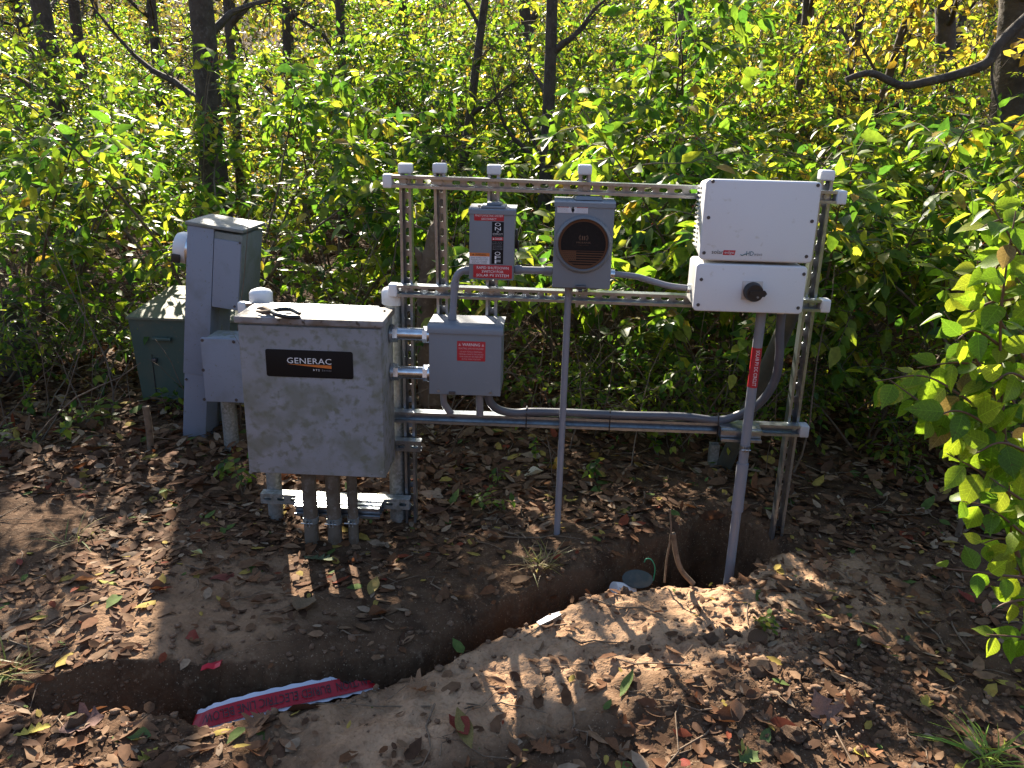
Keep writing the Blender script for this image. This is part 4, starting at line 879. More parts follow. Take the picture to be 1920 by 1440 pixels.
# trunks that show above the thicket: (pixel column, depth, kind, scale, label)
for px, y, k, s, fat, tl, lab in [(392, 4.5, 'bare', 1.0, .86, 0, 'thick dark tree trunk rising right behind the tallest green shrub'), (100, 5.2, 'bare', 1.0, .74, -.05, 'dark bare tree trunk left of the tallest green shrub'), (155, 6.5, 'bare', 1.0, .5, .02, 'slender dark tree beside the bare trunk at the thicket edge'),
                           (437, 6.0, 'bare', .9, .42, 0, 'slim dark tree next to the thickest trunk'), (1030, 3.5, 'bare', .75, .52, .01, 'slim grey tree rising straight behind the meter socket'), (895, 4.2, 'bare', .6, .55, .14, 'short leaning trunk left of the slim grey tree'), (1262, 5.0, 'grn', 1.0, .60, 0, 'dark tree in the wood behind the disconnect and meter'), (1005, 7.5, 'bare', 1.0, .6, -.2, 'dark leaning trunk crossing behind the slim grey tree'),
                           (1515, 5.2, 'yel', 1.05, .62, .02, 'yellow leaved tree in the wood behind the inverter'), (1590, 6.2, 'bare', 1.0, .36, .05, 'thin leaning tree in the wood right of the inverter'), (1650, 5.0, 'sap', 1.2, .8, .06, 'thin forked sapling with golden leaves right of the inverter'),
                           (1790, 7.0, 'yel', 1.1, 1.1, -.03, 'thick trunk with golden leaves above the curved branch'), (1930, 5.0, 'yel', 1.1, 1.5, .04, 'thickest brown trunk at the right edge of the wood'), (640, 7.5, 'bare', 1, .45, 0, 'bare tree showing between the thicket tops'), (540, 8.5, 'bare', 1, .5, .03, 'second bare tree showing between the thicket tops'), (300, 8.5, 'bare', 1, .55, 0, 'bare tree far behind the thicket left of the thick trunk'), (760, 9, 'bare', 1, .6, -.02, 'bare tree above the first rack posts')]:
    q = P(px, 150, y); tree(k, q[0]-tl*2, y, s, rs.uniform(0, 6.28) if tl == 0 else 0, lab, None, fat=fat, tilt=(0, tl))
for k in range(72):
    y = 10+26*(k/72)**1.3+rs.uniform(0, 3); x = rs.uniform(-.72, .72)*(y+4); kind = rs.choice(['yel', 'sap', 'bare', 'grn', 'bare', 'yel', 'bare', 'bare'])
    tree(kind, x, y, min(rs.uniform(.8, 1.25), .50*(y+1)/8.5), rs.uniform(0, 6.28), {'yel': 'yellow leaved tree deep in the wood', 'sap': 'thin golden leaved sapling deep in the wood', 'grn': 'green leaved tree deep in the wood', 'bare': 'bare branched tree deep in the wood'}[kind], 'far '+{'yel': 'yellow trees', 'sap': 'golden saplings', 'grn': 'green trees', 'bare': 'bare trees'}[kind]+' of the wood')

r = np.random.default_rng(123); pos = []; colr = []
for k in range(820):
    y = 9+26*r.random(); x = r.uniform(-.72, .72)*(y+4); m = 90; c = np.array([x, y, hz(x, y)+r.uniform(.2, 1.4+.17*y)]); w = r.uniform(.35, 1.0)*(1+y*.02)
    pos.append(c+r.normal(size=(m, 3))*[w, w, w*.5]); wt = [{'yellow': .45, 'dull': .35, 'lime': .2}, {'lime': .5, 'dull': .3, 'green': .2}, {'dull': .85, 'yellow': .15}, {'gold': .6, 'yellow': .2, 'dull': .2}][r.choice(4, p=[.24, .30, .38, .08])]; colr.append(palette(r, m, wt))
pos = np.concatenate(pos); n = len(pos); fm = leaves_mesh('far_undergrowth', pos, unit(np.ones(3))*0+r.normal(size=(n, 3))+[0, 0, -.4], r.normal(size=(n, 3))*.7+[0, 0, 1], (.07+.0035*pos[:, 1])*r.uniform(.7, 1.3, n), np.concatenate(colr)*.78, T_OVATE, M['leaf'])
tag(mesh_obj('far_undergrowth', fm), 'hazy yellow and olive undergrowth far back in the wood', 'undergrowth', kind='stuff')

# the debarked trunk between the rack posts
q0 = P(815, 745, 1.35); e = empty('dead_trunk', (q0[0], 1.35, -.1), 'bare brown dead trunk with broken stub behind the rack posts', 'tree trunk')
MB().tube(spline([(q0[0], 1.35, -.1), P(806, 690, 1.35), P(803, 600, 1.35), P(806, 520, 1.35), P(812, 470, 1.36), P(822, 420, 1.37), P(829, 370, 1.39), P(832, 300, 1.42)], 6), [.072]*6+[.064]*6+[.060]*6+[.056]*6+[.046]*6+[.030]*6+[.018]*6+[.010], 14).build('trunk', M['bark_bare'], e, 80)
MB().tube(spline([P(797, 508, 1.35), P(786, 480, 1.34), P(778, 464, 1.33)], 5), [.026]*4+[.020]*3+[.014, .010, .006, .003], 10).build('broken_stub', M['bark_bare'], e, 80)
# curved dark branch at the right
e = empty('curved_branch_tree', (3.35, 2.6, 0), 'thick dark bare branch curving in from the right edge', 'branch')
cp = [P(1585, 150, 2.6), P(1612, 140, 2.6), P(1640, 139, 2.6), P(1690, 160, 2.6), P(1740, 153, 2.6), P(1800, 138, 2.6), P(1850, 118, 2.6), P(1875, 82, 2.6), P(1930, 30, 2.6), P(2010, -30, 2.6)]
pp = spline(cp, 6); MB().tube(pp, list(np.linspace(.016, .038, len(pp))), 12).build('limb', M['bark'], e, 80)
MB().tube(spline([P(1862, 105, 2.6), P(1860, 150, 2.6), P(1875, 210, 2.58), P(1885, 260, 2.55)], 4), .008, 8).build('twig', M['bark'], e, 80)
tb_ = P(2010, -30, 2.6); MB().tube(spline([(tb_[0]+.25, 2.6, -.1), (tb_[0]+.2, 2.6, 1.2), (tb_[0], 2.6, tb_[2]), (tb_[0]-.1, 2.7, tb_[2]+2)], 6), list(np.linspace(.10, .04, 19)), 12).build('trunk', M['bark'], e, 80)
q = G(15, 700); e = empty('rotten_stump', tuple(q), 'dark rotten stump in the brush at the left edge', 'stump')
MB().tube(spline([q-[.05, 0, .1], q+[-.03, .02, .14], q+[-.06, .03, .33], q+[-.10, .05, .46]], 6), [.26]*5+[.20]*5+[.17]*5+[.15, .13, .10, .04], 14).build('stump', M['bark'], e, 80)
for k in range(26):
    rr_ = np.random.default_rng(300+k); d = unit(np.array([rr_.uniform(-.3, 1), rr_.uniform(-.9, .3), rr_.uniform(.1, .9)])); p0 = q+np.array([-.02, 0, rr_.uniform(.0, .35)]); pts = [p0]
    for z in range(5): d = unit(d+.25*rr_.normal(size=3)+np.array([0, 0, -.1])); pts.append(pts[-1]+d*.11)
    MB().tube(pts, [.006, .005, .004, .003, .002, .001], 5).build('dead_twig', M['stem'], e, 80)
# fallen log among the right shrubs, leaning dark pole, small twigs
q = P(1700, 508, 1.35); solo(MB().tube(spline([P(1640, 500, 1.5), P(1700, 508, 1.35), P(1770, 530, 1.2), P(1830, 560, 1.05)], 6), list(np.linspace(.022, .034, 19)), 12), 'fallen_log', M['bark_bare'], tuple(q), 'brown fallen limb lodged in the shrubs right of the inverter', 'log', None, 80)
a = P(1478, 600, .28); b = G(1352, 872); solo(MB().tube([b-[0, 0, .05], (a+b)/2+[.01, 0, 0], a, a+(a-b)*.25], [.036, .034, .032, .030], 12), 'leaning_pole', mat('dark mossy wood', (.05, .052, .04), .9, 0, [(20, .4, .7, (.08, .075, .05), 5)]), tuple(b), 'dark leaning wooden pole behind the red labelled conduit', 'pole', None, 60)
q = G(283, 850); t_ = P(273, 762, q[1]); solo(MB().tube(spline([q-[0, 0, .04], (q+t_)/2+[.004, 0, 0], t_], 4), .016, 8), 'cut_stem', M['wood_dry'], tuple(q), 'upright cut brown stem in front of the dark green cabinet', 'stem', None, 60)
for k, (pts, lab) in enumerate([([(1256, 955), (1258, 1000), (1250, 1050), (1246, 1092)], 'thin upright twig standing at the trench pit'), ([(1262, 1000), (1268, 1040), (1278, 1070), (1300, 1095)], 'flat brown root strip bent over the pit edge')]):
    w_ = [G(*pts[-1], .03)]; y0 = w_[0][1]; w_ = [P(a_, b_, y0+.01) for a_, b_ in pts]
    solo(MB().tube(spline(w_, 5), .0035 if k == 0 else .009, 7), 'twig', M['wood_dry'], tuple(w_[-1]), lab, 'twig', None, 60)

# ------------------------------------------------------------------ near shrub at the right edge
ns = empty('foreground_shrub', (1.30, -.75, hz(1.3, -.75)), 'foreground honeysuckle shrub with big backlit leaves at the right edge', 'shrub')
variants = []
for k, (fo, dr) in enumerate(((.18, .10), (.28, .22), (.10, .32), (.35, .05))):
    tv, tf = leaf_template([(.06, .12), (.18, .25), (.36, .31), (.55, .28), (.72, .18), (.86, .07)], fo, dr)
    rr_ = np.random.default_rng(k); tv[:, 2] += .012*np.sin(tv[:, 0]*9+k)*np.sign(tv[:, 1]); me = bpy.data.meshes.new('leaf'); me.from_pydata(tv.tolist(), [], tf); finish(me, M['leaf_near'], 0)
    me.polygons.foreach_set('use_smooth', np.ones(len(tf), dtype=bool)); variants.append(me)
BR = [([(1990, 1250, -.80), (1935, 1120, -.78), (1898, 1000, -.76), (1886, 860, -.75), (1878, 720, -.74), (1876, 600, -.73), (1890, 480, -.72), (1905, 395, -.70)], .075, 1.0),
      ([(1888, 880, -.75), (1830, 830, -.74), (1770, 790, -.72), (1720, 750, -.70), (1668, 712, -.68)], .078, 1.0), ([(1885, 780, -.75), (1840, 690, -.72), (1800, 625, -.68), (1770, 585, -.66)], .062, .9),
      ([(1940, 700, -.70), (1880, 610, -.68), (1845, 540, -.66), (1830, 480, -.64)], .068, 1.0), ([(1960, 1085, -.86), (1890, 1080, -.87), (1830, 1072, -.88), (1775, 1066, -.89)], .060, .8), ([(1990, 1205, -.94), (1920, 1195, -.95), (1850, 1190, -.96)], .058, .8),
      ([(1950, 960, -.78), (1890, 920, -.78), (1830, 880, -.77), (1775, 850, -.76)], .082, 1.0), ([(1960, 1040, -.80), (1900, 985, -.80), (1850, 950, -.80), (1805, 940, -.80)], .074, 1.0), ([(1960, 540, -.66), (1910, 470, -.64), (1880, 420, -.62), (1860, 385, -.60)], .070, 1.0),
      ([(1990, 880, -.66), (1930, 800, -.64), (1880, 720, -.62), (1850, 670, -.60)], .066, .9), ([(1980, 780, -.60), (1920, 720, -.58), (1860, 690, -.56), (1790, 670, -.54)], .060, .8), ([(2000, 620, -.74), (1940, 560, -.72), (1905, 520, -.70)], .07, 1), ([(2010, 1000, -.70), (1950, 930, -.70), (1900, 880, -.68)], .07, 1), ([(1900, 840, -.76), (1840, 790, -.77), (1790, 770, -.78), (1740, 790, -.78)], .076, 1.0), ([(1890, 660, -.72), (1830, 620, -.73), (1790, 640, -.73)], .07, 1.0), ([(1940, 1030, -.74), (1880, 1010, -.73), (1840, 1020, -.72)], .07, 1.0), ([(1900, 560, -.70), (1850, 570, -.70), (1800, 600, -.70)], .066, 1.0), ([(1900, 450, -.68), (1870, 500, -.69), (1850, 530, -.69)], .066, 1.0), ([(1880, 800, -.74), (1800, 740, -.70), (1730, 705, -.66), (1640, 715, -.62)], .072, 1.0), ([(1885, 700, -.72), (1800, 680, -.68), (1720, 690, -.64)], .07, 1.0), ([(1960, 430, -.62), (1890, 410, -.60), (1830, 430, -.58)], .07, 1.0), ([(1950, 860, -.80), (1880, 830, -.82), (1830, 850, -.83)], .072, 1.0), ([(1960, 740, -.78), (1900, 700, -.79), (1860, 720, -.80)], .072, 1.0), ([(1950, 1120, -.84), (1890, 1130, -.85), (1850, 1150, -.86)], .062, .9)]
rl = np.random.default_rng(77)
LC = [(.13, .22, .022), (.20, .28, .03), (.28, .34, .035), (.10, .18, .025), (.34, .37, .05), (.17, .26, .03)]
nleaf = 0
for bi_, (pts, ls, dens) in enumerate(BR):
    path = spline([P(a_, b_, c_) for a_, b_, c_ in pts], 6); MB().tube(path, list(np.linspace(.005 if bi_ else .009, .0015, len(path))), 7).build('stem', M['twig_red'], ns, 80)
    acc = .03; k = 0
    for i in range(len(path)-1):
        seg = path[i+1]-path[i]; L = np.linalg.norm(seg); t = seg/L
        while acc < L and nleaf < 299:
            q = path[i]+t*acc; side = unit(np.cross(t, np.array([0, -.5, .85]))+.12*rl.normal(size=3))
            if k % 2: side = unit(.45*side+.8*np.cross(side, t))
            for s in (-1, 1):
                if rl.random() > .90*dens: continue
                a_ = unit(s*side*.8+t*.30+np.array([0, -.05, -.45])+.26*rl.normal(size=3)); nz = unit(np.array([-.1, -.75, .75])+.42*rl.normal(size=3)+t*.2); nz = unit(nz-a_*np.dot(nz, a_)); b_ = np.cross(nz, a_)
                o = mesh_obj('leaf', variants[rl.integers(4)], ns); c_ = np.array(LC[rl.integers(len(LC))])*rl.uniform(.85, 1.15)
                if rl.random() < .05: c_ = np.array([.20, .13, .08])
                o.color = (*c_, 1); sz_ = 1.18*ls*rl.uniform(.72, 1.15)*(.85 if i > len(path)*.8 else 1); pz = q+a_*.008-rootloc(ns)
                o.matrix_local = Matrix([[a_[j]*sz_, b_[j]*sz_, nz[j]*sz_, pz[j]] for j in range(3)]+[[0, 0, 0, 1]]); nleaf += 1
            acc += .040*rl.uniform(.85, 1.2); k += 1
        acc -= L
# more of the same shrub outside the frame, and two cut stems beside it
for px, py in ((1793, 1010), (1812, 1000)):
    q = G(px, py); solo(MB().tube(spline([q-[0, 0, .03], q+[.006, .0, .08], q+[.018, .01, .17]], 4), .011, 8), 'woody_stem', M['stem'], tuple(q), 'short woody stem standing at the foot of the foreground shrub', 'stem', 'woody stems beneath the foreground shrub', 60)

# ------------------------------------------------------------------ leaf litter
def ground_normal(x, y, e=.02):
    n = np.stack([-(height(x+e, y)-height(x-e, y))/(2*e), -(height(x, y+e)-height(x, y-e))/(2*e), np.ones_like(x)], -1); return n/np.linalg.norm(n, axis=1)[:, None]
def trench_depth(x, y):
    yf = np.interp(x, FAR[:, 0], FAR[:, 1]); yn = np.interp(x, NEAR[:, 0], NEAR[:, 1]); return np.minimum(y-yn, yf-y), y-yf, yn-y
def litter_keep(r, x, y):
    d, back, front = trench_depth(x, y); n = fbm(x, y, 1.6, 3, 41)+.6*fbm(x, y, 5, 2, 43)
    k = np.where(y > .05, 1.0, np.where(back > 0, .16+.80*sstep(-.50, .05, y)+.5*sstep(-.6, -1.2, x), .16+.26*sstep(.25, .9, x)+.22*sstep(-.95, -1.25, y)))
    k = np.where((front > 0) & (front < .35) & (x > -.6) & (x < .5), .07, k); k = np.where((d > 0) & (np.abs(x) < 1.3), .12, k)
    k = np.where((back > 0) & (back < .45) & (x < .2) & (x > -1.2), .14, k)
    return r.random(len(x)) < np.clip(k*(1+1.3*n), 0.02, 1)
r = np.random.default_rng(99); X, Y, SZ = [], [], []
for n, x0, x1, y0, y1, s0, s1 in ((9500, -1.7, 1.6, -1.5, .1, .026, .072), (21000, -3.2, 2.9, .05, 2.6, .035, .085), (15000, -7, 6.5, 2.4, 8, .05, .11), (9000, -14, 13, 8, 20, .08, .16)):
    x = r.uniform(x0, x1, n); y = r.uniform(y0, y1, n); k = litter_keep(r, x, y); X.append(x[k]); Y.append(y[k]); SZ.append(r.uniform(s0, s1, k.sum()))
X, Y, SZ = map(np.concatenate, (X, Y, SZ)); n = len(X); SZ = SZ*r.choice([.45, .7, 1.0, 1.25], n, p=[.22, .25, .36, .17]); gn = ground_normal(X, Y)
a = r.uniform(0, 2*math.pi, n); ax = np.stack([np.cos(a), np.sin(a), (.10+.20*sstep(-.2, .4, Y))*r.normal(size=n)], -1); nr = gn+(.16+.20*sstep(-.2, .4, Y))[:, None]*r.normal(size=(n, 3))
pos = np.stack([X, Y, height(X, Y)+r.uniform(.002, .010, n)+.020*(Y > .1)*r.random(n)], -1)
col = palette(r, n, {'dry': 1.0}); k = r.random(n); col[k < .035] = (.33, .24, .06); col[(k > .035) & (k < .047)] = (.20, .05, .025); col[(k > .055) & (k < .085)] = (.09, .13, .035); col[(k > .085) & (k < .16)] = (.30, .215, .145)
lm = leaves_mesh('leaf_litter', pos, ax, nr, SZ, col, T_FLAT, M['litter'], r.uniform(-.8, 1.2, n))
tag(mesh_obj('leaf_litter', lm), 'carpet of brown dry leaves over the ground', 'leaf litter', kind='stuff')

# single fallen leaves that can be told apart, largest in view
def outline_leaf(name, prof, curl, ripple, seed):
    """prof: half widths along the leaf; lobed where they go up and down"""
    rr_ = np.random.default_rng(seed); m = len(prof); v = []; f = []
    for i, w in enumerate(prof):
        t = i/(m-1)
        for j in (-1, -.5, 0, .5, 1): v.append((t-.5, w*j, curl*(j*w)**2*4+.6*ripple*math.sin(5*t+2*j+seed)+.12*curl*(t-.5)**2*4))
    for i in range(m-1):
        for j in range(4): f.append((i*5+j, i*5+j+1, i*5+j+6, i*5+j+5))
    me = bpy.data.meshes.new(name); me.from_pydata(v, [], f); finish(me, M['dry_leaf'], 0); me.polygons.foreach_set('use_smooth', np.ones(len(f), dtype=bool)); return me
oak = [.01, .05, .10, .07, .17, .24, .11, .20, .30, .13, .22, .26, .10, .14, .10, .01]; lance = [.01, .05, .10, .14, .17, .18, .17, .15, .11, .06, .01]; egg = [.01, .14, .23, .28, .30, .28, .24, .18, .11, .05, .01]
maple = [.01, .10, .32, .16, .42, .46, .18, .30, .20, .12, .05, .01]
FL = {'lance': [outline_leaf('fallen_leaf', lance, c, .02, s) for s, c in ((1, .5), (2, -.3), (3, .8))], 'egg': [outline_leaf('fallen_leaf', egg, c, .025, s) for s, c in ((4, .5), (5, -.4), (6, .9))], 'oak': [outline_leaf('fallen_leaf', oak, c, .03, s) for s, c in ((7, .3), (8, .7))], 'maple': [outline_leaf('fallen_leaf', maple, c, .03, s) for s, c in ((9, .25), (10, .5))]}
KIND = {'lance': ('narrow dry brown leaf fallen on the bare soil', 'narrow brown fallen leaves'), 'egg': ('oval dry brown leaf fallen on the bare soil', 'oval brown fallen leaves'), 'oak': ('lobed brown oak leaf fallen on the bare soil', 'lobed brown fallen leaves'), 'maple': ('broad pointed brown leaf fallen on the bare soil', 'broad brown fallen leaves'),
        'y': ('yellow leaf fallen on the bare soil', 'yellow fallen leaves'), 'r': ('dull red leaf fallen on the bare soil', 'red fallen leaves'), 'g': ('greenish leaf fallen on the bare soil', 'green fallen leaves')}
def drop(x, y, kind, size, col, ck=None, rot=None, label=None, lift=.004):
    me = FL[kind][rl.integers(len(FL[kind]))]; nrm = ground_normal(np.array([x]), np.array([y]), .03)[0]; nz = unit(nrm+.09*rl.normal(size=3)); a_ = rl.uniform(0, 6.28) if rot is None else rot
    ax_ = unit(np.cross(np.cross(nz, [math.cos(a_), math.sin(a_), 0]), nz)); by = np.cross(nz, ax_); z = hz(x, y)+lift
    o = mesh_obj('fallen_leaf', me); o.matrix_world = Matrix([[ax_[j]*size, by[j]*size, nz[j]*size, (x, y, z)[j]] for j in range(3)]+[[0, 0, 0, 1]]); o.color = (*col, 1)
    lb, gp = KIND[ck or kind]; tag(o, label or lb, 'leaf', None if label else gp); return o
cnt = 0; tries = 0
while cnt < 190 and tries < 4000:
    tries += 1; px, py = rl.uniform(0, 1920), rl.uniform(960, 1440); q = G(px, py); x, y = q[0], q[1]; d, back, front = trench_depth(np.array([x]), np.array([y]))
    if d[0] > -.02 and abs(x) < 1.25 and rl.random() > .12: continue
    if front[0] > 0 and front[0] < .45 and -.6 < x < .5 and rl.random() > .16: continue
    if 0 < back[0] < .4 and -1.1 < x < .1 and rl.random() > .35: continue
    kd = rl.choice(['lance', 'egg', 'oak', 'maple'], p=[.42, .30, .16, .12]); c_ = palette(rl, 1, {'dry': 1})[0]*rl.uniform(1.05, 1.6); ck = None; z_ = rl.random()
    if z_ < .05: c_ = np.array([.40, .33, .07]); ck = 'y'
    elif z_ < .075: c_ = np.array([.22, .05, .035]); ck = 'r'
    elif z_ < .10: c_ = np.array([.10, .14, .05]); ck = 'g'
    drop(x, y, kd, rl.uniform(.045, .092), c_, ck); cnt += 1
for px, py, kd, s, c_, lab in [(1150*.5+975, 1168, 'egg', .075, (.42, .40, .12), 'pale yellow green leaf standing out on the dirt right of trench'), (370, 1055, 'egg', .045, (.45, .45, .20), 'small pale cream leaf on the soil left of the conduit risers'), (150, 1368, 'maple', .12, (.17, .10, .085), 'large purplish brown leaf lying at the near edge of trench end'),
                           (418, 1088, 'egg', .095, (.19, .06, .045), 'dull red oval leaf on the soil in front of cabinet'), (598, 1052, 'oak', .12, (.10, .12, .065), 'grey green oak leaf below the conduit risers'), (575, 1152, 'egg', .13, (.24, .165, .10), 'big tan curled leaf on the shaded bank'), (1540, 1350, 'maple', .11, (.21, .13, .10), 'large pinkish brown leaf near the cloddy heap'),
                           (205, 1113, 'lance', .085, (.22, .22, .035), 'narrow olive yellow leaf on the soil at left'), (700, 1105, 'lance', .11, (.32, .24, .08), 'long curled yellow leaf on the shaded bank'), (1045, 880, 'maple', .10, (.45, .26, .05), 'golden leaf lying on litter behind the rack'), (1000, 890, 'egg', .10, (.60, .52, .35), 'pale sunlit leaf on the litter below bottom rail'), (1175, 1310, 'lance', .09, (.12, .17, .05), 'green narrow leaf on the sunlit spoil'), (870, 1395, 'lance', .12, (.22, .17, .06), 'long olive leaf on the spoil near the bottom')]:
    q = G(px, py); drop(q[0], q[1], kd, s, c_, None, None, lab, .010)

# twigs on the ground
V = []; rr_ = np.random.default_rng(5)
for k in range(520):
    y = rr_.uniform(-1.4, 3.5); x = rr_.uniform(-.7, .7)*(y+3.4); L = rr_.uniform(.05, .32); a_ = rr_.uniform(0, 6.28); m = 5
    if trench_depth(np.array([x]), np.array([y]))[0][0] > -.05 and abs(x) < 1.2: continue
    t = np.linspace(-.5, .5, m); xs = x+L*t*math.cos(a_)+.012*rr_.normal(size=m); ys = y+L*t*math.sin(a_)+.012*rr_.normal(size=m); zs_ = height(xs, ys)+.006+(abs(t)*rr_.uniform(0, .06) if y > .1 else 0)
    V.append((np.stack([xs, ys, zs_], -1), np.linspace(1, .5, m)*rr_.uniform(.0012, .0038)))
tag(mesh_obj('ground_twigs', tubes_mesh('ground_twigs', V, M['wood_dry'], 5)), 'thin dry twigs scattered over the soil and leaves', 'twigs', kind='stuff')
# dead twigs standing up in the hollow below the thicket
V = []
for k in range(420):
    y = rr_.uniform(.55, 4.5); x = rr_.uniform(-.72, .7)*(y+3.2)
    if y < .9 and -1.9 < x < -1.0: continue
    L = rr_.uniform(.3, 1.3); d = unit(np.array([.45*rr_.normal(), .45*rr_.normal(), 1.])); p = [np.array([x, y, hz(x, y)-.02])]
    for j in range(7): d = unit(d+.12*rr_.normal(size=3)); p.append(p[-1]+d*L/7)
    V.append((np.array(p), np.linspace(1, .35, 8)*rr_.uniform(.0018, .0055)))
    for j in range(rr_.integers(0, 4)):
        i = rr_.integers(2, 7); d2 = unit(rr_.normal(size=3)+np.array([0, 0, .6])); s = [p[i]]
        for z in range(4): d2 = unit(d2+.2*rr_.normal(size=3)); s.append(s[-1]+d2*rr_.uniform(.03, .07))
        V.append((np.array(s), np.linspace(.0018, .0008, 5)))
tag(mesh_obj('thicket_twigs', tubes_mesh('thicket_twigs', V, M['stem'], 5)), 'bare dead twigs tangled upright under the thicket', 'twigs', kind='stuff')

# soil clods and crumbs
def clod_mesh(seed, sub=2):
    bm = bmesh.new(); bmesh.ops.create_icosphere(bm, subdivisions=sub, radius=1); rr_ = np.random.default_rng(seed); f = rr_.uniform(1.2, 2.2, 3); ph = rr_.uniform(0, 6, 6)
    for v in bm.verts:
        c = v.co; s = 1+.26*math.sin(c.x*f[0]*2+ph[0])*math.sin(c.y*f[1]*2+ph[1])+.20*math.sin(c.z*f[2]*3+ph[2])+.12*math.sin(c.x*5+ph[3])*math.sin(c.z*6+ph[4])+.11*rr_.normal()
        v.co = Vector((c.x*s, c.y*s*.85, c.z*s*.68))
    me = bpy.data.meshes.new('soil_clod'); bm.to_mesh(me); bm.free(); finish(me, M['clod'], 0); return me
CL = [clod_mesh(k) for k in range(6)]
tv = np.empty(len(CL[0].vertices)*3)
small = [clod_mesh(20+k, 1) for k in range(5)]
Vs, Ls, Ss, b = [], [], [], 0
def clod_spot():
    z_ = rr_.random()
    if z_ < .55: return rr_.normal(.80, .26), rr_.normal(-.86, .17)
    if z_ < .72: return rr_.uniform(-1.3, 1.2), rr_.uniform(-1.4, -.2)
    if z_ < .88: return rr_.normal(-1.15, .25), rr_.normal(-1.1, .12)
    x = rr_.uniform(-1.1, .85); e = rr_.random() < .5; return x, (np.interp(x, FAR[:, 0], FAR[:, 1])+abs(rr_.normal(0, .06)) if e else np.interp(x, NEAR[:, 0], NEAR[:, 1])-abs(rr_.normal(0, .06)))
for k in range(3400):
    x, y = clod_spot(); s = .002+.011*rr_.random()**4; me = small[k % 5]; v = np.empty(len(me.vertices)*3); me.vertices.foreach_get('co', v); v = v.reshape(-1, 3)
    a_ = rr_.uniform(0, 6.28); c, q = math.cos(a_), math.sin(a_); v = v@np.array([[c, q, 0], [-q, c, 0], [0, 0, 1]])*s*rr_.uniform(.75, 1.3, 3); v = v+[x, y, hz(x, y)+s*.25]
    l = np.empty(len(me.loops), dtype=np.int32); me.loops.foreach_get('vertex_index', l); Vs.append(v); Ls.append(l+b); Ss.append(np.full(len(me.polygons), 3)); b += len(v)
me = np_mesh('soil_crumbs', np.concatenate(Vs), np.concatenate(Ls), np.concatenate(Ss)); me.materials.append(M['clod'])
tag(mesh_obj('soil_crumbs', me), 'loose brown soil crumbs scattered round the trench', 'soil', kind='stuff')
for k in range(44):
    x, y = clod_spot(); d = trench_depth(np.array([x]), np.array([y]))[0][0]
    if d > 0 and abs(x) < 1.1: continue
    s = rr_.uniform(.010, .030); o = mesh_obj('soil_clod', CL[k % 6], None, (x, y, hz(x, y)+s*.12)); o.scale = (s, s*rr_.uniform(.8, 1.2), s*rr_.uniform(.8, 1.1)); o.rotation_euler = (rr_.uniform(-.5, .5), rr_.uniform(-.5, .5), rr_.uniform(0, 6))
    tag(o, 'rough lump of dug brown clay lying beside the trench', 'clod', 'clay lumps beside the trench')

# small green sprouts near the rack
def sprout_meshes(seed, n=9, h=.16):
    r = np.random.default_rng(seed); segs = []; pos, ax, nr = [], [], []
    for k in range(r.integers(2, 5)):
        d = unit(np.array([.5*r.normal(), .5*r.normal(), 1.])); p = [np.zeros(3)]
        for j in range(5): d = unit(d+.15*r.normal(size=3)); p.append(p[-1]+d*h*r.uniform(.6, 1.1)/5)
        segs.append((np.array(p), np.linspace(.002, .001, 6)))
        for j in range(2, 6):
            s = unit(np.cross(d, r.normal(size=3)))
            for q in (-1, 1): a = unit(q*s+np.array([0, 0, .1])); pos.append(p[j]); ax.append(a); nr.append(unit(np.array([0, 0, 1.])+.3*r.normal(size=3)))
    m = len(pos); return tubes_mesh('stems', segs, M['stem']), leaves_mesh('foliage', np.array(pos), np.array(ax), np.array(nr), .04*r.uniform(.6, 1.3, m), palette(r, m, {'green': .6, 'lime': .4}), T_FINE, M['leaf']), None
SP = [sprout_meshes(60+k) for k in range(4)]
for k, (px, py, s) in enumerate([(455, 930, 1.2), (430, 905, .8), (125, 835, 1.1), (205, 800, 1.3), (160, 790, 1.0), (320, 770, 1.2), (920, 960, .8), (1235, 850, 1.5), (1255, 835, 1.2), (1600, 830, 1.3), (1650, 860, 1.0), (1560, 780, 1.2), (1000, 860, .8), (1120, 900, .9), (60, 770, 1.3), (1700, 900, 1.1), (940, 905, .7), (1300, 800, 1.3), (30, 850, .9), (1440, 1000+220, .6)]):
    q = G(px, py); plant('green_sprout', SP[k % 4], q[0], q[1], s, rs.uniform(0, 6), 'small green leafy sprout growing out of the leaf litter', 'seedling', 'green sprouts in the leaf litter', z=hz(q[0], q[1])+.02)
# grass tufts
def tuft(px, py, n, L, lab, cols):
    q = G(px, py); r = np.random.default_rng(px); pos = np.zeros((n, 3)); a = r.uniform(0, 6.28, n); ax = np.stack([np.cos(a)*.7, np.sin(a)*.7, r.uniform(.2, 1.2, n)], -1); pos[:, :2] = r.normal(0, .02, (n, 2))
    tm = leaf_template([(.25, .018), (.6, .016)], .1, .45); me = leaves_mesh('grass_tuft', pos, ax, np.tile([0, 0, 1.], (n, 1))+.2*r.normal(size=(n, 3)), L*r.uniform(.5, 1.2, n), np.array(cols)[r.integers(0, len(cols), n)], tm, M['grass'])
    o = mesh_obj('grass_tuft', me, None, (q[0], q[1], hz(q[0], q[1]))); tag(o, lab, 'grass')
tuft(145, 1030, 20, .12, 'thin tuft of pale grass in the leaves left of the cabinet', [(.16, .20, .06), (.30, .26, .12)])
tuft(1010, 1075, 60, .10, 'dry grass tuft hanging over the trench bank', [(.22, .22, .06), (.33, .25, .13)])
tuft(15, 1275, 40, .10, 'small grass tuft at the left end of the trench', [(.14, .18, .04), (.28, .22, .08)])
tuft(1850, 1425, 60, .13, 'bright green grass tuft at the bottom right corner', [(.20, .34, .05), (.30, .38, .06)])

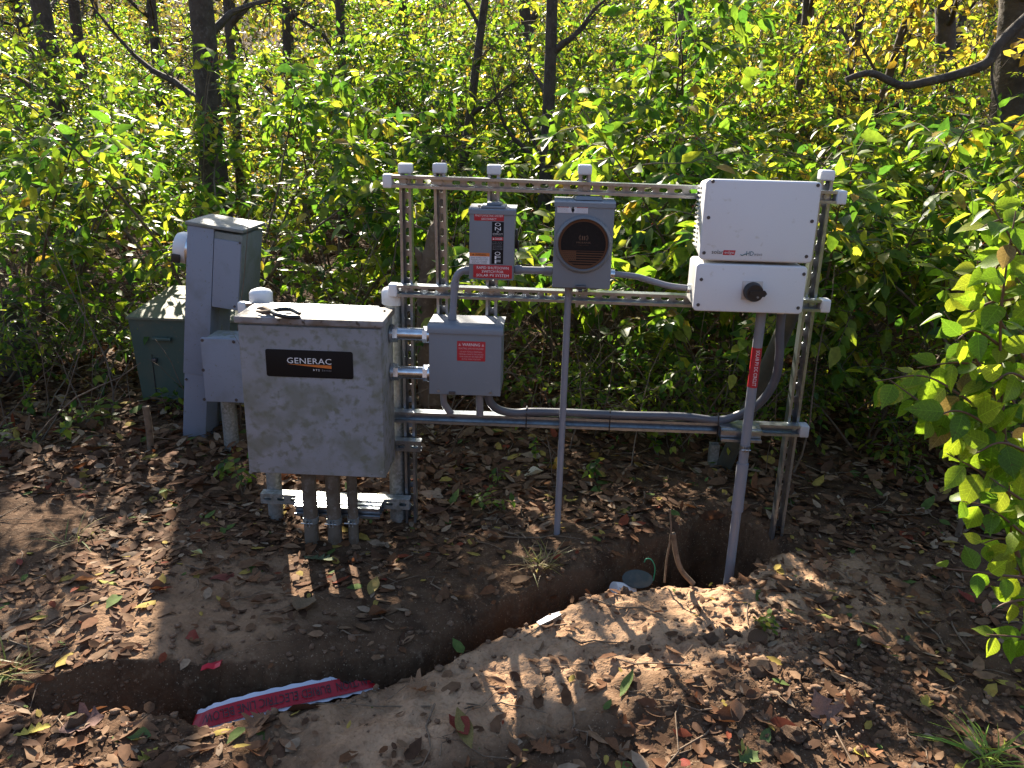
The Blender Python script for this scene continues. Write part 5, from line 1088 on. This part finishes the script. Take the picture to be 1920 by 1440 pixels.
# ------------------------------------------------------------------ things in the trench
tp = empty('caution_tape', (-.56, -1.0, -.12), 'red buried line caution tape on white plastic in the trench', 'tape')
TZ = -.072
path = [G(362, 1358, TZ-.03), G(400, 1346, TZ-.005), G(480, 1324, TZ), G(560, 1306, TZ+.004), G(640, 1289, TZ), G(700, 1275, TZ-.01), G(760, 1258, TZ-.03)]
pp = [np.array(p) for p in spline(path, 8)]
def ribbon(mb, w0, w1, dz, tilt=.55, wav=0.):
    rows = []
    for i, p in enumerate(pp):
        t = unit(pp[min(i+1, len(pp)-1)]-pp[max(i-1, 0)]); n = unit(np.cross(np.array([0, 0, 1.]), t)); n = unit(n+np.array([0, 0, tilt]))
        k = wav*math.sin(i*1.7); up = np.array([0, -.5, .86])
        rows.append([p+n*(w0+k)+up*dz, p+n*(w0*.5+w1*.5)+up*(dz+.004*math.sin(i*.9)+.002*math.sin(i*2.3)), p+n*(w1+k*.6)+up*dz])
    vs = [q for rw in rows for q in rw]; fs = [(3*i+j, 3*i+j+1, 3*i+j+4, 3*i+j+3) for i in range(len(rows)-1) for j in (0, 1)]
    return mb.add(vs, fs)
ribbon(MB(), -.030, .040, 0, wav=.003).build('plastic_sheet', M['sheet_white'], tp, 80)
ribbon(MB(), -.024, .026, .004).build('tape_band', M['tape_red'], tp, 80)
tt = text('CAUTION  BURIED ELECTRIC LINE BELOW', 0, 0, 1, 1, 0, M['black_ink'], tp, flip=True); off = rootloc(tp)
cum = np.concatenate([[0], np.cumsum([np.linalg.norm(pp[i+1]-pp[i]) for i in range(len(pp)-1)])]); A = np.array(pp)
for v in tt.data.vertices:
    u = v.co.x+off[0]+.5; w_ = v.co.z+off[2]; s = cum[-1]*(.06+.76*u); p = np.array([np.interp(s, cum, A[:, j]) for j in range(3)]); p2 = np.array([np.interp(s+.01, cum, A[:, j]) for j in range(3)])
    t = unit(p2-p); n = unit(np.cross(np.array([0, 0, 1.]), t)); n = unit(n+np.array([0, 0, .55])); v.co = p+n*(.001+w_*.026)+np.array([0, -.5, .86])*.0085-off
q = G(395, 1253); m = MB(); pts = [G(376, 1258, .012), G(388, 1252, .020), G(400, 1255, .014), G(412, 1249, .026), G(415, 1246, .012)]; m.loft([[p+[0, d, .008*(d > 0)] for p in pts] for d in (0, .012)], False, False)
solo(m, 'tape_scrap', M['tape_red'], tuple(q), 'small crumpled scrap of red tape on the trench bank', 'tape')
q = G(1028, 1158, -.02); m = MB(); m.loft([[G(1006, 1166, .02), G(1030, 1152, .01), G(1050, 1146, .0)], [G(1012, 1172, .03), G(1034, 1162, .03), G(1052, 1152, .02)]], False, False); solo(m, 'tape_scrap', M['sheet_white'], tuple(q), 'corner of white and red tape poking up at trench edge', 'tape')
# capped white pipe lying in the trench, green wire
c = G(1188, 1095, -.06); d = unit(np.array([-.75, -.35, .25]))
e = empty('capped_pipe', tuple(c), 'white pipe end with dark round disc lying in the trench', 'pipe')
MB().tube([c+d*.005-[0, 0, .03], c+d*.085-[0, 0, .03]], .028, 20).build('pipe', M['white_cap'], e); 
nn = unit(np.array([.05, -.65, .75])); u1 = unit(np.cross(nn, [1, 0, 0])); u2 = np.cross(nn, u1)
MB().loft([[c+[.012, 0, .02]+u1*.034*math.cos(a)+u2*.055*math.sin(a)+nn*h_ for a in np.linspace(0, 2*math.pi, 25)[:-1]] for h_ in (0, .005)]).build('disc', mat('dark oxidised disc', (.06, .068, .062), .5, .3, [(30, .45, .65, (.11, .10, .08), 5)]), e)
q = G(1225, 1088, -.03); solo(MB().tube(spline([q, P(1228, 1065, q[1]), P(1222, 1050, q[1]), P(1212, 1048, q[1]), P(1208, 1054, q[1])], 5), .0022, 7), 'green_wire', M['green_wire'], tuple(q), 'thin green wire loop sticking up in the pit', 'wire')
